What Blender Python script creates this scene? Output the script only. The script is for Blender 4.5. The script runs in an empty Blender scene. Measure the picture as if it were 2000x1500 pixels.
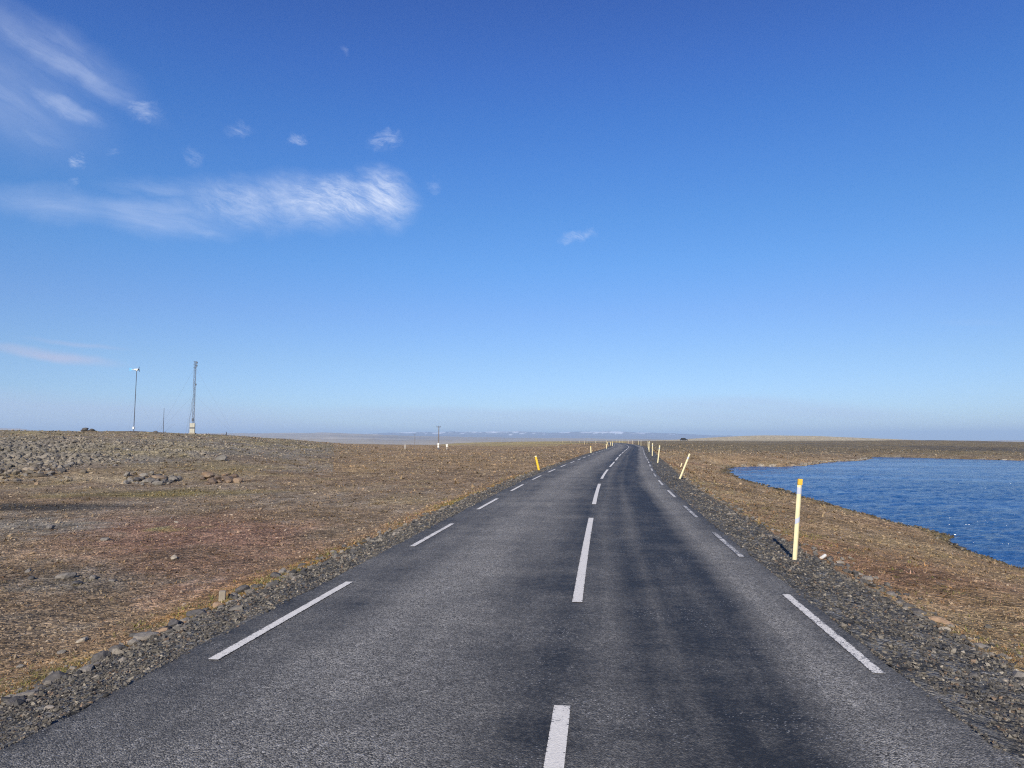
import bpy, bmesh, math, random
import numpy as np
from mathutils import Vector, Matrix

SC = bpy.context.scene
COL = SC.collection
random.seed(7)
RNG = np.random.default_rng(11)

# ------------------------------------------------------------------ camera
EYE = 1.9
cam_data = bpy.data.cameras.new('camera')
cam_data.sensor_width = 36.0
cam_data.lens = 36.0 * 1390.0 / 2000.0
cam_data.clip_start = 0.05
cam_data.clip_end = 60000.0
cam = bpy.data.objects.new('camera', cam_data)
cam.location = (0.0, 0.0, EYE)
cam.rotation_euler = (math.radians(90.0 + 4.402), 0.0, 0.0)
COL.objects.link(cam)
SC.camera = cam

# ------------------------------------------------------------------ sun and sky
SUN_EL, SUN_AZ = 27.0, 190.5            # azimuth clockwise from +Y: behind the viewer, a little left
ex = math.cos(math.radians(SUN_EL))
SUN_DIR = Vector((ex * math.sin(math.radians(SUN_AZ)), ex * math.cos(math.radians(SUN_AZ)), math.sin(math.radians(SUN_EL))))
sun_data = bpy.data.lights.new('sun', 'SUN')
sun_data.energy = 4.9
sun_data.angle = math.radians(0.5)
sun_data.color = (1.0, 0.91, 0.77)
sun = bpy.data.objects.new('sun', sun_data)
sun.rotation_euler = SUN_DIR.to_track_quat('Z', 'Y').to_euler()
sun.location = (0, -20, 40)
COL.objects.link(sun)

SC.view_settings.view_transform = 'Standard'
SC.view_settings.look = 'None'
SC.view_settings.exposure = 0.45
SC.view_settings.gamma = 1.0
SC.view_settings.use_curve_mapping = False
SC.cycles.use_denoising = False
SC.cycles.pixel_filter_type = 'BLACKMAN_HARRIS'
SC.cycles.filter_width = 1.15
SC.cycles.max_bounces = 5
SC.cycles.diffuse_bounces = 2
SC.cycles.volume_bounces = 0
SC.render.film_transparent = False

world = bpy.data.worlds.new('World')
SC.world = world
world.use_nodes = True
WT = world.node_tree
WT.nodes.clear()


class NT:
    """small helper round a node tree"""
    def __init__(self, tree):
        self.t = tree

    def node(self, kind, **kw):
        n = self.t.nodes.new(kind)
        for k, v in kw.items():
            setattr(n, k, v)
        return n

    def put(self, sock, v):
        if v is None:
            return
        if isinstance(v, bpy.types.NodeSocket):
            self.t.links.new(v, sock)
        else:
            sock.default_value = v

    def math(self, op, a, b=None, c=None, clamp=False):
        n = self.node('ShaderNodeMath', operation=op, use_clamp=clamp)
        self.put(n.inputs[0], a)
        self.put(n.inputs[1], b)
        self.put(n.inputs[2], c)
        return n.outputs[0]

    def vec(self, op, a, b=None, scale=None):
        n = self.node('ShaderNodeVectorMath', operation=op)
        self.put(n.inputs[0], a)
        self.put(n.inputs[1], b)
        if scale is not None:
            self.put(n.inputs['Scale'], scale)
        return n.outputs['Value'] if op in ('LENGTH', 'DOT_PRODUCT', 'DISTANCE') else n.outputs['Vector']

    def mixc(self, fac, a, b, blend='MIX'):
        n = self.node('ShaderNodeMix', data_type='RGBA', blend_type=blend)
        n.clamp_factor = True
        self.put(n.inputs[0], fac)
        self.put(n.inputs[6], a)
        self.put(n.inputs[7], b)
        return n.outputs[2]

    def noise(self, vec, scale, detail=2.0, rough=0.5, dist=0.0, dims='3D', color=False):
        n = self.node('ShaderNodeTexNoise', noise_dimensions=dims)
        self.put(n.inputs['Vector'], vec)
        n.inputs['Scale'].default_value = scale
        n.inputs['Detail'].default_value = detail
        n.inputs['Roughness'].default_value = rough
        n.inputs['Distortion'].default_value = dist
        return n.outputs['Color' if color else 'Fac']

    def voro(self, vec, scale, feature='F1', out='Distance', rand=1.0):
        n = self.node('ShaderNodeTexVoronoi', feature=feature)
        self.put(n.inputs['Vector'], vec)
        n.inputs['Scale'].default_value = scale
        n.inputs['Randomness'].default_value = rand
        return n.outputs[out]

    def ramp(self, fac, stops, interp='LINEAR'):
        n = self.node('ShaderNodeValToRGB')
        cr = n.color_ramp
        cr.interpolation = interp
        while len(cr.elements) < len(stops):
            cr.elements.new(0.5)
        for e, (p, c) in zip(cr.elements, stops):
            e.position = p
            e.color = (c[0], c[1], c[2], 1.0) if not isinstance(c, (int, float)) else (c, c, c, 1.0)
        self.put(n.inputs[0], fac)
        return n.outputs[0]

    def maprange(self, v, a, b, c=0.0, d=1.0, kind='SMOOTHSTEP'):
        n = self.node('ShaderNodeMapRange', interpolation_type=kind)
        self.put(n.inputs['Value'], v)
        n.inputs['From Min'].default_value = a
        n.inputs['From Max'].default_value = b
        n.inputs['To Min'].default_value = c
        n.inputs['To Max'].default_value = d
        return n.outputs[0]

    def mapping(self, vec, loc=(0, 0, 0), rot=(0, 0, 0), scale=(1, 1, 1), kind='TEXTURE'):
        n = self.node('ShaderNodeMapping', vector_type=kind)
        self.put(n.inputs['Vector'], vec)
        n.inputs['Location'].default_value = loc
        n.inputs['Rotation'].default_value = rot
        n.inputs['Scale'].default_value = scale
        return n.outputs[0]


W = NT(WT)
sky_node = W.node('ShaderNodeTexSky', sky_type='NISHITA')
sky_node.sun_disc = False
sky_node.sun_elevation = math.radians(SUN_EL)
sky_node.sun_rotation = math.radians(SUN_AZ)
sky_node.altitude = 500.0
sky_node.air_density = 1.0
sky_node.dust_density = 0.4
sky_node.ozone_density = 2.0
tc = W.node('ShaderNodeTexCoord')
sep = W.node('ShaderNodeSeparateXYZ')
WT.links.new(tc.outputs['Generated'], sep.inputs[0])
dx, dy, dz = sep.outputs
# colour of the air by height above the horizon (the same all the way round)
SKY_GAIN = [(0.0, (.330, .415, .640)), (.106, (.338, .420, .575)), (.173, (.328, .433, .617)), (.238, (.290, .462, .670)), (.300, (.264, .465, .700)),
            (.360, (.245, .455, .740)), (.416, (.225, .435, .760)), (.468, (.220, .405, .765)), (.539, (.208, .360, .725)), (1.0, (.200, .340, .700))]
gain = W.ramp(W.math('MAXIMUM', dz, 0.0), SKY_GAIN)
sky_col = W.mixc(1.0, sky_node.outputs[0], W.vec('SCALE', gain, scale=2.0), 'MULTIPLY')

# clouds: thin cirrus high over the plain ahead, described by bearing and elevation (tangents)
ysafe = W.math('MAXIMUM', dy, 0.05)
comb = W.node('ShaderNodeCombineXYZ')
WT.links.new(W.math('DIVIDE', dx, ysafe), comb.inputs[0])
WT.links.new(W.math('DIVIDE', dz, ysafe), comb.inputs[1])
P = comb.outputs[0]
front = W.maprange(dy, 0.1, 0.3)


def warp(vec, scale, amount, detail=3.0):
    n = W.noise(vec, scale, detail, 0.55, 0.0, color=True)
    return W.vec('ADD', vec, W.vec('SCALE', W.vec('SUBTRACT', n, (0.5, 0.5, 0.5)), scale=amount))


def fibres(vec, ang, sx, sy, detail=6.0, rough=0.62, warp_amt=0.05):
    v = warp(vec, 7.0, warp_amt)
    v = W.mapping(v, rot=(0, 0, math.radians(ang)), scale=(1.0 / sx, 1.0 / sy, 1.0))
    return W.noise(v, 1.0, detail, rough, 0.3)


PW = warp(P, 16.0, 0.035, 4.0)
PW2 = warp(warp(P, 28.0, 0.030, 5.0), 90.0, 0.016, 4.0)
F_MAIN = fibres(P, -26, 20, 62, 8, 0.72, 0.05)
F_FINE = fibres(P, -18, 34, 150, 8, 0.75, 0.08)
F_MAIN = W.math('ADD', W.math('MULTIPLY', F_MAIN, 0.62), W.math('MULTIPLY', F_FINE, 0.38))
F_TAIL = fibres(P, -9, 7, 50, 7, 0.66, 0.04)
F_TOP = fibres(P, -31, 6, 34, 7, 0.64, 0.04)
F_WISP = fibres(P, -20, 50, 150, 8, 0.75, 0.08)
F_LOW = fibres(P, -2, 2.0, 40, 4, 0.5, 0.02)


def ell(base, cx, cy, rx, ry, ang, inner=0.0):
    m = W.mapping(base, (cx, cy, 0), (0, 0, math.radians(ang)), (rx, ry, 1))
    return W.maprange(W.vec('LENGTH', m), 1.0, inner)


cloud_sum = None


def add_cloud(mask, fib, strength, contrast=2.0, bias=0.55):
    """mask eroded by the fibre noise"""
    global cloud_sum
    v = W.math('MULTIPLY_ADD', W.math('SUBTRACT', fib, 0.5), contrast, bias)
    v = W.math('MULTIPLY', W.math('MULTIPLY', v, mask, clamp=True), strength, clamp=True)
    cloud_sum = v if cloud_sum is None else W.math('MAXIMUM', cloud_sum, v)


CIRRUS = [
    (-0.2797, 0.3390, 0.1640, 0.0549, -4, PW, F_MAIN, 0.6, 2.8, 0.72, 0.1),
    (-0.2577, 0.3413, 0.1373, 0.0473, -6, PW, F_MAIN, 0.78, 4.2, 0.6, 0.2),
    (-0.1856, 0.3443, 0.0641, 0.0534, -35, PW, F_MAIN, 0.9, 3.6, 0.62, 0.15),
    (-0.3826, 0.3353, 0.1296, 0.0534, -8, PW, F_MAIN, 0.56, 3.0, 0.64, 0.0),
    (-0.5145, 0.3202, 0.1792, 0.0397, -8, PW, F_TAIL, 0.46, 1.5, 0.58, 0.0),
    (-0.6549, 0.3368, 0.1754, 0.0343, -6, PW, F_TAIL, 0.34, 1.2, 0.6, 0.0),
    (-0.4938, 0.3579, 0.1449, 0.0259, -6, PW, F_TAIL, 0.3, 2.0, 0.48, 0.0),
    (-0.4401, 0.2940, 0.0686, 0.0122, -14, PW, F_TAIL, 0.3, 2.0, 0.52, 0.0),
    (-0.6578, 0.5478, 0.2059, 0.0275, -31, PW, F_TOP, 0.54, 1.9, 0.62, 0.0),
    (-0.5391, 0.4760, 0.0473, 0.0229, -25, PW2, F_WISP, 0.378, 3.0, 0.58, 0.0),
    (-0.6813, 0.5688, 0.2212, 0.0572, -31, PW, F_TOP, 0.36, 1.6, 0.6, 0.0),
    (-0.7604, 0.5106, 0.2517, 0.1144, -28, PW, F_TOP, 0.3, 1.0, 0.66, 0.0),
    (-0.6584, 0.4837, 0.0953, 0.0229, -28, PW, F_TOP, 0.58, 1.9, 0.6, 0.0),
    (-0.6203, 0.4629, 0.0351, 0.0114, -30, PW2, F_WISP, 0.36000000000000004, 2.7, 0.62, 0.0),
    (-0.7372, 0.4952, 0.1601, 0.0572, -27, PW, F_TOP, 0.34, 1.3, 0.6, 0.0),
    (-0.6897, 0.4399, 0.0839, 0.0214, -27, PW, F_TOP, 0.28, 1.6, 0.55, 0.0),
    (-0.3113, 0.4315, 0.0198, 0.0099, -15, PW2, F_WISP, 0.378, 3.9000000000000004, 0.6, 0.0),
    (-0.1823, 0.4285, 0.0351, 0.0168, 12, PW2, F_WISP, 0.378, 4.199999999999999, 0.58, 0.0),
    (-0.3948, 0.4476, 0.0259, 0.0137, -5, PW2, F_WISP, 0.25200000000000006, 3.5999999999999996, 0.5, 0.0),
    (-0.6286, 0.4018, 0.0168, 0.0168, -30, PW2, F_WISP, 0.378, 4.5, 0.5, 0.0),
    (-0.6309, 0.3723, 0.0153, 0.0084, -5, PW2, F_WISP, 0.28800000000000003, 3.0, 0.6, 0.0),
    (0.0931, 0.2880, 0.0366, 0.0137, 10, PW2, F_WISP, 0.396, 3.5999999999999996, 0.62, 0.0),
    (-0.4587, 0.4072, 0.0198, 0.0137, -40, PW2, F_WISP, 0.216, 3.5999999999999996, 0.5, 0.0),
    (-0.1121, 0.3639, 0.0153, 0.0153, -50, PW2, F_WISP, 0.216, 3.5999999999999996, 0.5, 0.0),
    (-0.2455, 0.5673, 0.0092, 0.0061, -50, PW2, F_WISP, 0.162, 2.4000000000000004, 0.6, 0.0),
    (-0.5736, 0.4140, 0.0137, 0.0061, -5, PW2, F_WISP, 0.216, 2.4000000000000004, 0.5, 0.0),
]
LOW_VEILS = [
        (-0.6111, 0.0301, 0.5086, 0.0451, -2.5, 0.55),
    (-0.0359, 0.0301, 0.4069, 0.0189, -1, 0.4),
    (0.3453, 0.0373, 0.3052, 0.0276, -1.5, 0.5),
    (0.6537, 0.1629, 0.0654, 0.0065, -2, 0.1),
]
for (cx, cy, rx, ry, ang, base, fib, st, con, bias, inner) in CIRRUS:
    add_cloud(ell(base, cx, cy, rx, ry, ang, inner), fib, st, con, bias)

cl = W.math('MULTIPLY', cloud_sum, front)
col1 = W.mixc(cl, sky_col, (7.2, 8.1, 10.2, 1.0))
# low thin stratus veil of faint lavender near the horizon
lowv = None
for (cx, cy, rx, ry, ang, st) in LOW_VEILS:
    m = W.math('MULTIPLY', ell(warp(P, 5.0, 0.02), cx, cy, rx, ry, ang, 0.35), st)
    m = W.math('MULTIPLY', m, W.maprange(F_LOW, 0.25, 0.65, 0.45, 1.0))
    lowv = m if lowv is None else W.math('MAXIMUM', lowv, m)
col2 = W.mixc(W.math('MULTIPLY', lowv, front), col1, (5.0, 5.95, 8.3, 1.0))
# a thin rosy streak of cloud low at the left
rosy = W.math('MULTIPLY', ell(warp(P, 9.0, 0.02), -0.6587, 0.1185, 0.1400, 0.0125, -7, 0.1), 0.62)
rosy = W.math('MAXIMUM', rosy, W.math('MULTIPLY', ell(warp(P, 9.0, 0.02), -0.6160, 0.1345, 0.0950, 0.0055, -6, 0.1), 0.30))
rosy = W.math('MULTIPLY', rosy, W.maprange(F_LOW, 0.25, 0.60, 0.5, 1.0))
col2 = W.mixc(W.math('MULTIPLY', rosy, front), col2, (5.7, 5.7, 7.5, 1.0))
bg = W.node('ShaderNodeBackground')
WT.links.new(col2, bg.inputs[0])
bg.inputs[1].default_value = 0.0732
wo = W.node('ShaderNodeOutputWorld')
WT.links.new(bg.outputs[0], wo.inputs[0])

# ------------------------------------------------------------------ object helpers


def tag(o, label=None, cat=None, group=None, kind=None):
    if label:
        o['label'] = label
    if cat:
        o['category'] = cat
    if group:
        o['group'] = group
    if kind:
        o['kind'] = kind
    return o


def link(name, me, parent=None):
    o = bpy.data.objects.new(name, me)
    COL.objects.link(o)
    if parent is not None:
        o.parent = parent
    return o


def empty(name, loc, rz=0.0):
    o = bpy.data.objects.new(name, None)
    o.empty_display_size = 0.2
    o.location = loc
    o.rotation_euler = (0, 0, rz)
    COL.objects.link(o)
    return o


def mesh_np(name, verts, faces, mat, smooth=False, tint=None, uv=None):
    """verts (n,3), faces (m,k) arrays -> mesh datablock"""
    verts = np.asarray(verts, dtype=np.float32)
    faces = np.asarray(faces, dtype=np.int32)
    me = bpy.data.meshes.new(name)
    m, k = faces.shape
    me.vertices.add(len(verts))
    me.vertices.foreach_set('co', verts.ravel())
    me.loops.add(m * k)
    me.loops.foreach_set('vertex_index', faces.ravel())
    me.polygons.add(m)
    me.polygons.foreach_set('loop_start', np.arange(0, m * k, k, dtype=np.int32))
    try:
        me.polygons.foreach_set('loop_total', np.full(m, k, dtype=np.int32))
    except Exception:
        pass
    me.polygons.foreach_set('use_smooth', np.full(m, bool(smooth)))
    me.update(calc_edges=True)
    if tint is not None:
        t = np.ones((len(verts), 4), dtype=np.float32)
        t[:, :3] = tint
        a = me.color_attributes.new('tint', 'FLOAT_COLOR', 'POINT')
        a.data.foreach_set('color', t.ravel())
    if uv is not None:
        ul = me.uv_layers.new(name='UVMap')
        ul.data.foreach_set('uv', np.asarray(uv, dtype=np.float32)[faces.ravel()].ravel())
    if mat is not None:
        me.materials.append(mat)
    return me


def bm_mesh(name, bm, mat, smooth=False):
    me = bpy.data.meshes.new(name)
    bmesh.ops.recalc_face_normals(bm, faces=bm.faces[:])
    bm.to_mesh(me)
    bm.free()
    if smooth:
        me.polygons.foreach_set('use_smooth', np.ones(len(me.polygons), dtype=bool))
    me.materials.append(mat)
    return me


def add_box(bm, x0, x1, y0, y1, z0, z1, bevel=0.0):
    r = bmesh.ops.create_cube(bm, size=1.0, matrix=Matrix.Translation(((x0 + x1) / 2, (y0 + y1) / 2, (z0 + z1) / 2)) @ Matrix.Diagonal((x1 - x0, y1 - y0, z1 - z0, 1)))
    if bevel > 0:
        vs = set(r['verts'])
        es = [e for e in bm.edges if e.verts[0] in vs and e.verts[1] in vs]
        bmesh.ops.bevel(bm, geom=es, offset=bevel, segments=2, affect='EDGES', profile=0.5)


def add_tube(bm, a, b, r0, r1=None, seg=8):
    a, b = Vector(a), Vector(b)
    r1 = r0 if r1 is None else r1
    d = b - a
    q = Vector((0, 0, 1)).rotation_difference(d.normalized()).to_matrix().to_4x4()
    bmesh.ops.create_cone(bm, cap_ends=True, segments=seg, radius1=r0, radius2=r1, depth=d.length,
                          matrix=Matrix.Translation((a + b) / 2) @ q)


def add_prism(bm, pts, x0, x1):
    """closed outline in (y,z) extruded along x"""
    a = [bm.verts.new((x0, p[0], p[1])) for p in pts]
    b = [bm.verts.new((x1, p[0], p[1])) for p in pts]
    n = len(pts)
    bm.faces.new(a[::-1])
    bm.faces.new(b)
    for i in range(n):
        j = (i + 1) % n
        bm.faces.new((a[i], a[j], b[j], b[i]))


# ------------------------------------------------------------------ noise in numpy


def _hash(ix, iy, seed):
    h = (ix.astype(np.int64) * 374761393 + iy.astype(np.int64) * 668265263 + seed * 1442695041) & 0xFFFFFFFF
    h = ((h ^ (h >> 13)) * 1274126177) & 0xFFFFFFFF
    h = (h ^ (h >> 16)) & 0xFFFFFFFF
    return h / 4294967295.0


def vnoise(x, y, seed=0):
    x0, y0 = np.floor(x), np.floor(y)
    fx, fy = x - x0, y - y0
    fx = fx * fx * fx * (fx * (fx * 6 - 15) + 10)
    fy = fy * fy * fy * (fy * (fy * 6 - 15) + 10)
    a, b = _hash(x0, y0, seed), _hash(x0 + 1, y0, seed)
    c, d = _hash(x0, y0 + 1, seed), _hash(x0 + 1, y0 + 1, seed)
    return (a + (b - a) * fx) * (1 - fy) + (c + (d - c) * fx) * fy


def fbm(x, y, octs=3, seed=0, gain=0.5):
    s, a, t = 0.0, 1.0, 0.0
    for i in range(octs):
        s = s + a * (vnoise(x * 2 ** i + 17.3 * i, y * 2 ** i - 9.1 * i, seed + i) - 0.5)
        t += a
        a *= gain
    return s / t * 2.0          # about -1..1


def sstep(a, b, x):
    t = np.clip((x - a) / (b - a), 0, 1)
    return t * t * (3 - 2 * t)


# ------------------------------------------------------------------ the road's line
ROAD_KNOTS = [(-40, -5.23), (-20, -2.75), (0, -0.28), (10, 0.955), (20, 2.27), (34, 4.30), (50, 7.05), (70, 10.5), (88, 13.7),
              (112, 18.0), (134, 21.9), (171, 27.6), (208, 32.9), (229, 35.6), (300, 44.0), (350, 48.6),
              (400, 51.0), (450, 50.5), (500, 47.0), (550, 40.0), (600, 28.0), (640, 10.0), (670, -15.0)]
ROAD_Z = [(-60, 0), (14, 0), (30, 0.06), (50, 0.17), (90, 0.25), (134, 0.29), (171, 0.29), (208, 0.24), (229, 0.19), (300, 0.08), (350, -0.03), (500, -0.65), (600, -1.5), (720, -3)]


def natural_spline(xs, ys, q):
    n = len(xs)
    h = np.diff(xs)
    A = np.zeros((n, n))
    r = np.zeros(n)
    A[0, 0] = A[-1, -1] = 1
    for i in range(1, n - 1):
        A[i, i - 1], A[i, i], A[i, i + 1] = h[i - 1], 2 * (h[i - 1] + h[i]), h[i]
        r[i] = 6 * ((ys[i + 1] - ys[i]) / h[i] - (ys[i] - ys[i - 1]) / h[i - 1])
    M = np.linalg.solve(A, r)
    k = np.clip(np.searchsorted(xs, q) - 1, 0, n - 2)
    a, b = xs[k + 1] - q, q - xs[k]
    hk = h[k]
    return (M[k] * a ** 3 + M[k + 1] * b ** 3) / (6 * hk) + (ys[k] / hk - M[k] * hk / 6) * a + (ys[k + 1] / hk - M[k + 1] * hk / 6) * b


_ky = np.array([k[0] for k in ROAD_KNOTS], float)
_kx = np.array([k[1] for k in ROAD_KNOTS], float)
RY = np.arange(-40, 670.1, 1.0)
RX = natural_spline(_ky, _kx, RY)
RZ = np.interp(RY, [k[0] for k in ROAD_Z], [k[1] for k in ROAD_Z])
RZ = np.convolve(np.pad(RZ, 12, 'edge'), np.hanning(27)[1:-1] / np.hanning(27)[1:-1].sum(), 'valid')
_seg = np.hypot(np.diff(RX), np.diff(RY))
RS = np.concatenate([[0], np.cumsum(_seg)])
RS -= np.interp(0.0, RY, RS)                   # s = 0 beside the viewer
TX, TY = np.gradient(RX, RS), np.gradient(RY, RS)
_tl = np.hypot(TX, TY)
TX, TY = TX / _tl, TY / _tl


def road_at(s, d):
    """point of the road's surface line: s along, d to the right of the centre line"""
    x, y, z = np.interp(s, RS, RX), np.interp(s, RS, RY), np.interp(s, RS, RZ)
    tx, ty = np.interp(s, RS, TX), np.interp(s, RS, TY)
    return x + ty * d, y - tx * d, z


def road_coords(x, y):
    """(s, d, z) of the nearest road point for arrays x, y"""
    x = np.asarray(x, float).ravel()
    y = np.asarray(y, float).ravel()
    idx = np.zeros(len(x), dtype=int)
    CH = 20000
    coarse = np.arange(0, len(RX), 6)
    for i in range(0, len(x), CH):
        xs, ys = x[i:i + CH, None], y[i:i + CH, None]
        c = coarse[np.argmin((xs - RX[coarse]) ** 2 + (ys - RY[coarse]) ** 2, axis=1)]
        off = np.arange(-6, 7)
        cand = np.clip(c[:, None] + off, 0, len(RX) - 1)
        j = np.argmin((xs - RX[cand]) ** 2 + (ys - RY[cand]) ** 2, axis=1)
        idx[i:i + CH] = cand[np.arange(len(c)), j]
    ax, ay = x - RX[idx], y - RY[idx]
    along = ax * TX[idx] + ay * TY[idx]
    d = ax * TY[idx] - ay * TX[idx]
    s = RS[idx] + along
    far = np.abs(along) > 3.0
    d = np.where(far, np.sign(d) * np.hypot(ax, ay), d)
    return s, d, np.interp(s, RS, RZ)


ASPH_L, ASPH_R = -3.36, 2.68               # asphalt edges
SHO_L, SHO_R = -4.45, 4.0                  # outer edges of the gravel shoulders

# ------------------------------------------------------------------ the lake's shore
LAKE_Z = -1.5
SHORE = [(20, -8), (15.5, 4), (13.6, 13), (13.19, 18.83), (13.7, 21.2), (14.52, 23.8), (15.25, 24.9), (15.4, 26.97), (15.64, 30.54), (16.19, 35.74),
         (17.19, 43.68), (19.0, 58.59), (21.1, 69.16), (22.43, 74.54), (24.93, 82.23), (27.16, 87.0), (31.57, 88.3), (35.74, 88.3),
         (39.71, 94.4), (43.15, 100.35), (50.38, 108.31), (57.56, 116.21), (62.82, 125.37), (67.05, 134.18), (72.75, 128.0), (79.3, 114.0),
         (92, 103), (112, 96), (140, 88), (165, 60), (150, 10), (110, -25), (60, -30), (30, -20)]
_sh = np.array(SHORE, float)


def shore_sd(x, y):
    """distance to the shore line, negative inside the lake"""
    x = np.asarray(x, float)
    y = np.asarray(y, float)
    best = np.full(x.shape, 1e9)
    inside = np.zeros(x.shape, bool)
    n = len(_sh)
    for i in range(n):
        (x0, y0), (x1, y1) = _sh[i], _sh[(i + 1) % n]
        vx, vy = x1 - x0, y1 - y0
        t = np.clip(((x - x0) * vx + (y - y0) * vy) / (vx * vx + vy * vy), 0, 1)
        best = np.minimum(best, np.hypot(x - x0 - t * vx, y - y0 - t * vy))
        cr = ((y0 > y) != (y1 > y)) & (x < (x1 - x0) * (y - y0) / (y1 - y0 + 1e-12) + x0)
        inside ^= cr
    sd = np.where(inside, -best, best)
    return sd + 0.35 * fbm(x * 0.9, y * 0.9, 3, 91) * np.clip(np.hypot(x, y) / 30, 0.6, 2.5)


# ------------------------------------------------------------------ lie of the land
# height by bearing (tangent, right positive) and distance ahead
BEAR = [-1.6, -0.72, -0.61, -0.504, -0.396, -0.288, -0.18, -0.072, 0.036, 0.13, 0.216, 0.302, 0.345, 0.432, 0.535, 0.62, 0.72, 1.6]
DIST = [0, 15, 28, 38, 50, 62, 75, 90, 120, 160, 180, 220, 260, 300, 420, 500, 700, 1000, 1500, 1900]
LAND = np.array([
    # -1.6   -.72   -.61   -.504  -.396  -.288  -.18   -.07   .036   .13   .216   .30   .345   .43   .535   .62   .72  1.6
    [-.45, -.45, -.45, -.45, -.45, -.45, -.45, -.40, -.3, -.2, -.35, -.35, -.35, -.35, -.35, -.35, -.35, -.35],      # 0
    [-.45, -.45, -.45, -.45, -.45, -.45, -.45, -.40, -.3, -.2, -.35, -.35, -.35, -.35, -.35, -.35, -.35, -.35],      # 15
    [-.55, -.60, -.60, -.55, -.50, -.48, -.45, -.40, -.3, -.2, -.35, -.35, -.35, -.35, -.35, -.35, -.35, -.35],      # 28
    [-.50, -.50, -.50, -.50, -.50, -.50, -.45, -.40, -.3, -.15, -.3, -.35, -.35, -.35, -.35, -.35, -.35, -.35],      # 38
    [.40, .35, .30, .25, 0, -0.3, -0.45, -0.4, -.3, -.1, -.2, -.3, -.35, -.35, -.35, -.35, -.35, -.35],  # 50
    [1.4, 1.4, 1.35, 1.25, 0.7, 0, -0.42, -0.38, -.3, -.1, -.2, -.3, -.35, -.35, -.35, -.35, -.35, -.35],  # 62
    [1.9, 1.85, 1.80, 1.70, 1.3, 0.35, -0.4, -0.38, -.3, -.1, -.15, -.3, -.35, -.35, -.35, -.35, -.35, -.35],  # 75
    [2.4, 2.30, 2.25, 2.15, 1.7, 0.65, -0.38, -0.38, -.3, -.1, -.1, -.3, -.4, -.5, -.6, -.7, -.8, -1.0],  # 90
    [3.3, 3.22, 3.15, 3.05, 2.4, 1.15, -0.4, -0.4, -.3, 0, 0.0, -.3, -.4, -.6, -.8, -1.0, -1.2, -1.2],  # 120
    [3.6, 3.50, 3.40, 3.20, 2.55, 1.5, -0.5, -0.7, -.55, .05, .1, -.25, -.4, -.6, -.8, -1.0, -1.1, -1.1],  # 160
    [3.2, 3.20, 3.10, 2.90, 2.3, 1.45, -0.5, -0.9, -.85, .1, .15, -.2, -.4, -.5, -.7, -.9, -1.0, -1.0],  # 180
    [2.6, 2.60, 2.50, 2.30, 1.6, 1.2, -0.35, -0.85, -.95, -.3, .15, -.1, -.25, -.4, -.5, -.65, -.8, -.8],  # 220
    [1.0, 1.0, 1.0, .80, 0.6, 0.5, -0.2, -0.65, -.95, -.4, .10, 0.0, -.15, -.3, -.4, -.5, -.6, -.6],  # 260
    [-1., -1., -1., -1., -0.5, -0.5, -0.6, -0.9, -1.1, -.5, .02, .1, -.05, -.2, -.2, -.25, -.4, -.4],  # 300
    [-6., -6., -6., -6., -6., -5.5, -5., -3.2, -1.2, -.8, .34, .38, .05, .0, .55, .55, -.2, -.2],                    # 420
    [-9., -9., -9., -9., -9., -8., -6., -3.0, -1.2, -.8, .22, .30, -.2, .30, .95, .95, -.5, -.5],                    # 500
    [-15, -15, -15, -15, -14, -12, -8.5, -2.4, -1.0, -.9, -.5, -.3, -.8, -.8, -.8, -.8, -3., -3.],                  # 700
    [-22, -22, -22, -22, -20, -16, -12., -3.6, -2.2, -1.8, -.9, .30, 1.4, 1.5, 0., -2.5, -5., -6.],                  # 1000
    [-35, -35, -35, -35, -32, -28, -22, -14., -8., -4.0, -1.0, 7.4, 11.2, 8.8, 1.4, -4.0, -7., -9.],                  # 1500
    [-45, -45, -45, -45, -45, -42, -38, -32., -28, -24, -20., -14, -12, -12, -15, -18, -20, -30],                    # 1900
])
_bq = np.linspace(math.atan(BEAR[0]), math.atan(BEAR[-1]), 260)
_dq = np.linspace(math.log(6), math.log(1900), 260)


def _build_table():
    b = np.arctan(np.array(BEAR))
    ld = np.log(np.maximum(np.array(DIST, float), 6))
    t1 = np.stack([np.interp(_bq, b, row) for row in LAND])            # dist x bq
    t2 = np.stack([np.interp(_dq, ld, t1[:, i]) for i in range(len(_bq))], axis=1)
    k = np.hanning(13)[1:-1]
    k /= k.sum()
    for ax in (0, 1):
        t2 = np.apply_along_axis(lambda r: np.convolve(np.pad(r, 5, 'edge'), k, 'valid'), ax, t2)
    return t2


_TAB = _build_table()


def land(x, y):
    r = np.hypot(x, y)
    ph = np.arctan2(x, y)
    q = np.maximum(r * np.maximum(np.cos(np.clip(ph, -1.2, 1.2)), 0.78), 6)
    fb = np.clip((ph - _bq[0]) / (_bq[1] - _bq[0]), 0, len(_bq) - 1.001)
    fd = np.clip((np.log(q) - _dq[0]) / (_dq[1] - _dq[0]), 0, len(_dq) - 1.001)
    ib, jd = fb.astype(int), fd.astype(int)
    u, v = fb - ib, fd - jd
    return (_TAB[jd, ib] * (1 - u) + _TAB[jd, ib + 1] * u) * (1 - v) + (_TAB[jd + 1, ib] * (1 - u) + _TAB[jd + 1, ib + 1] * u) * v


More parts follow.
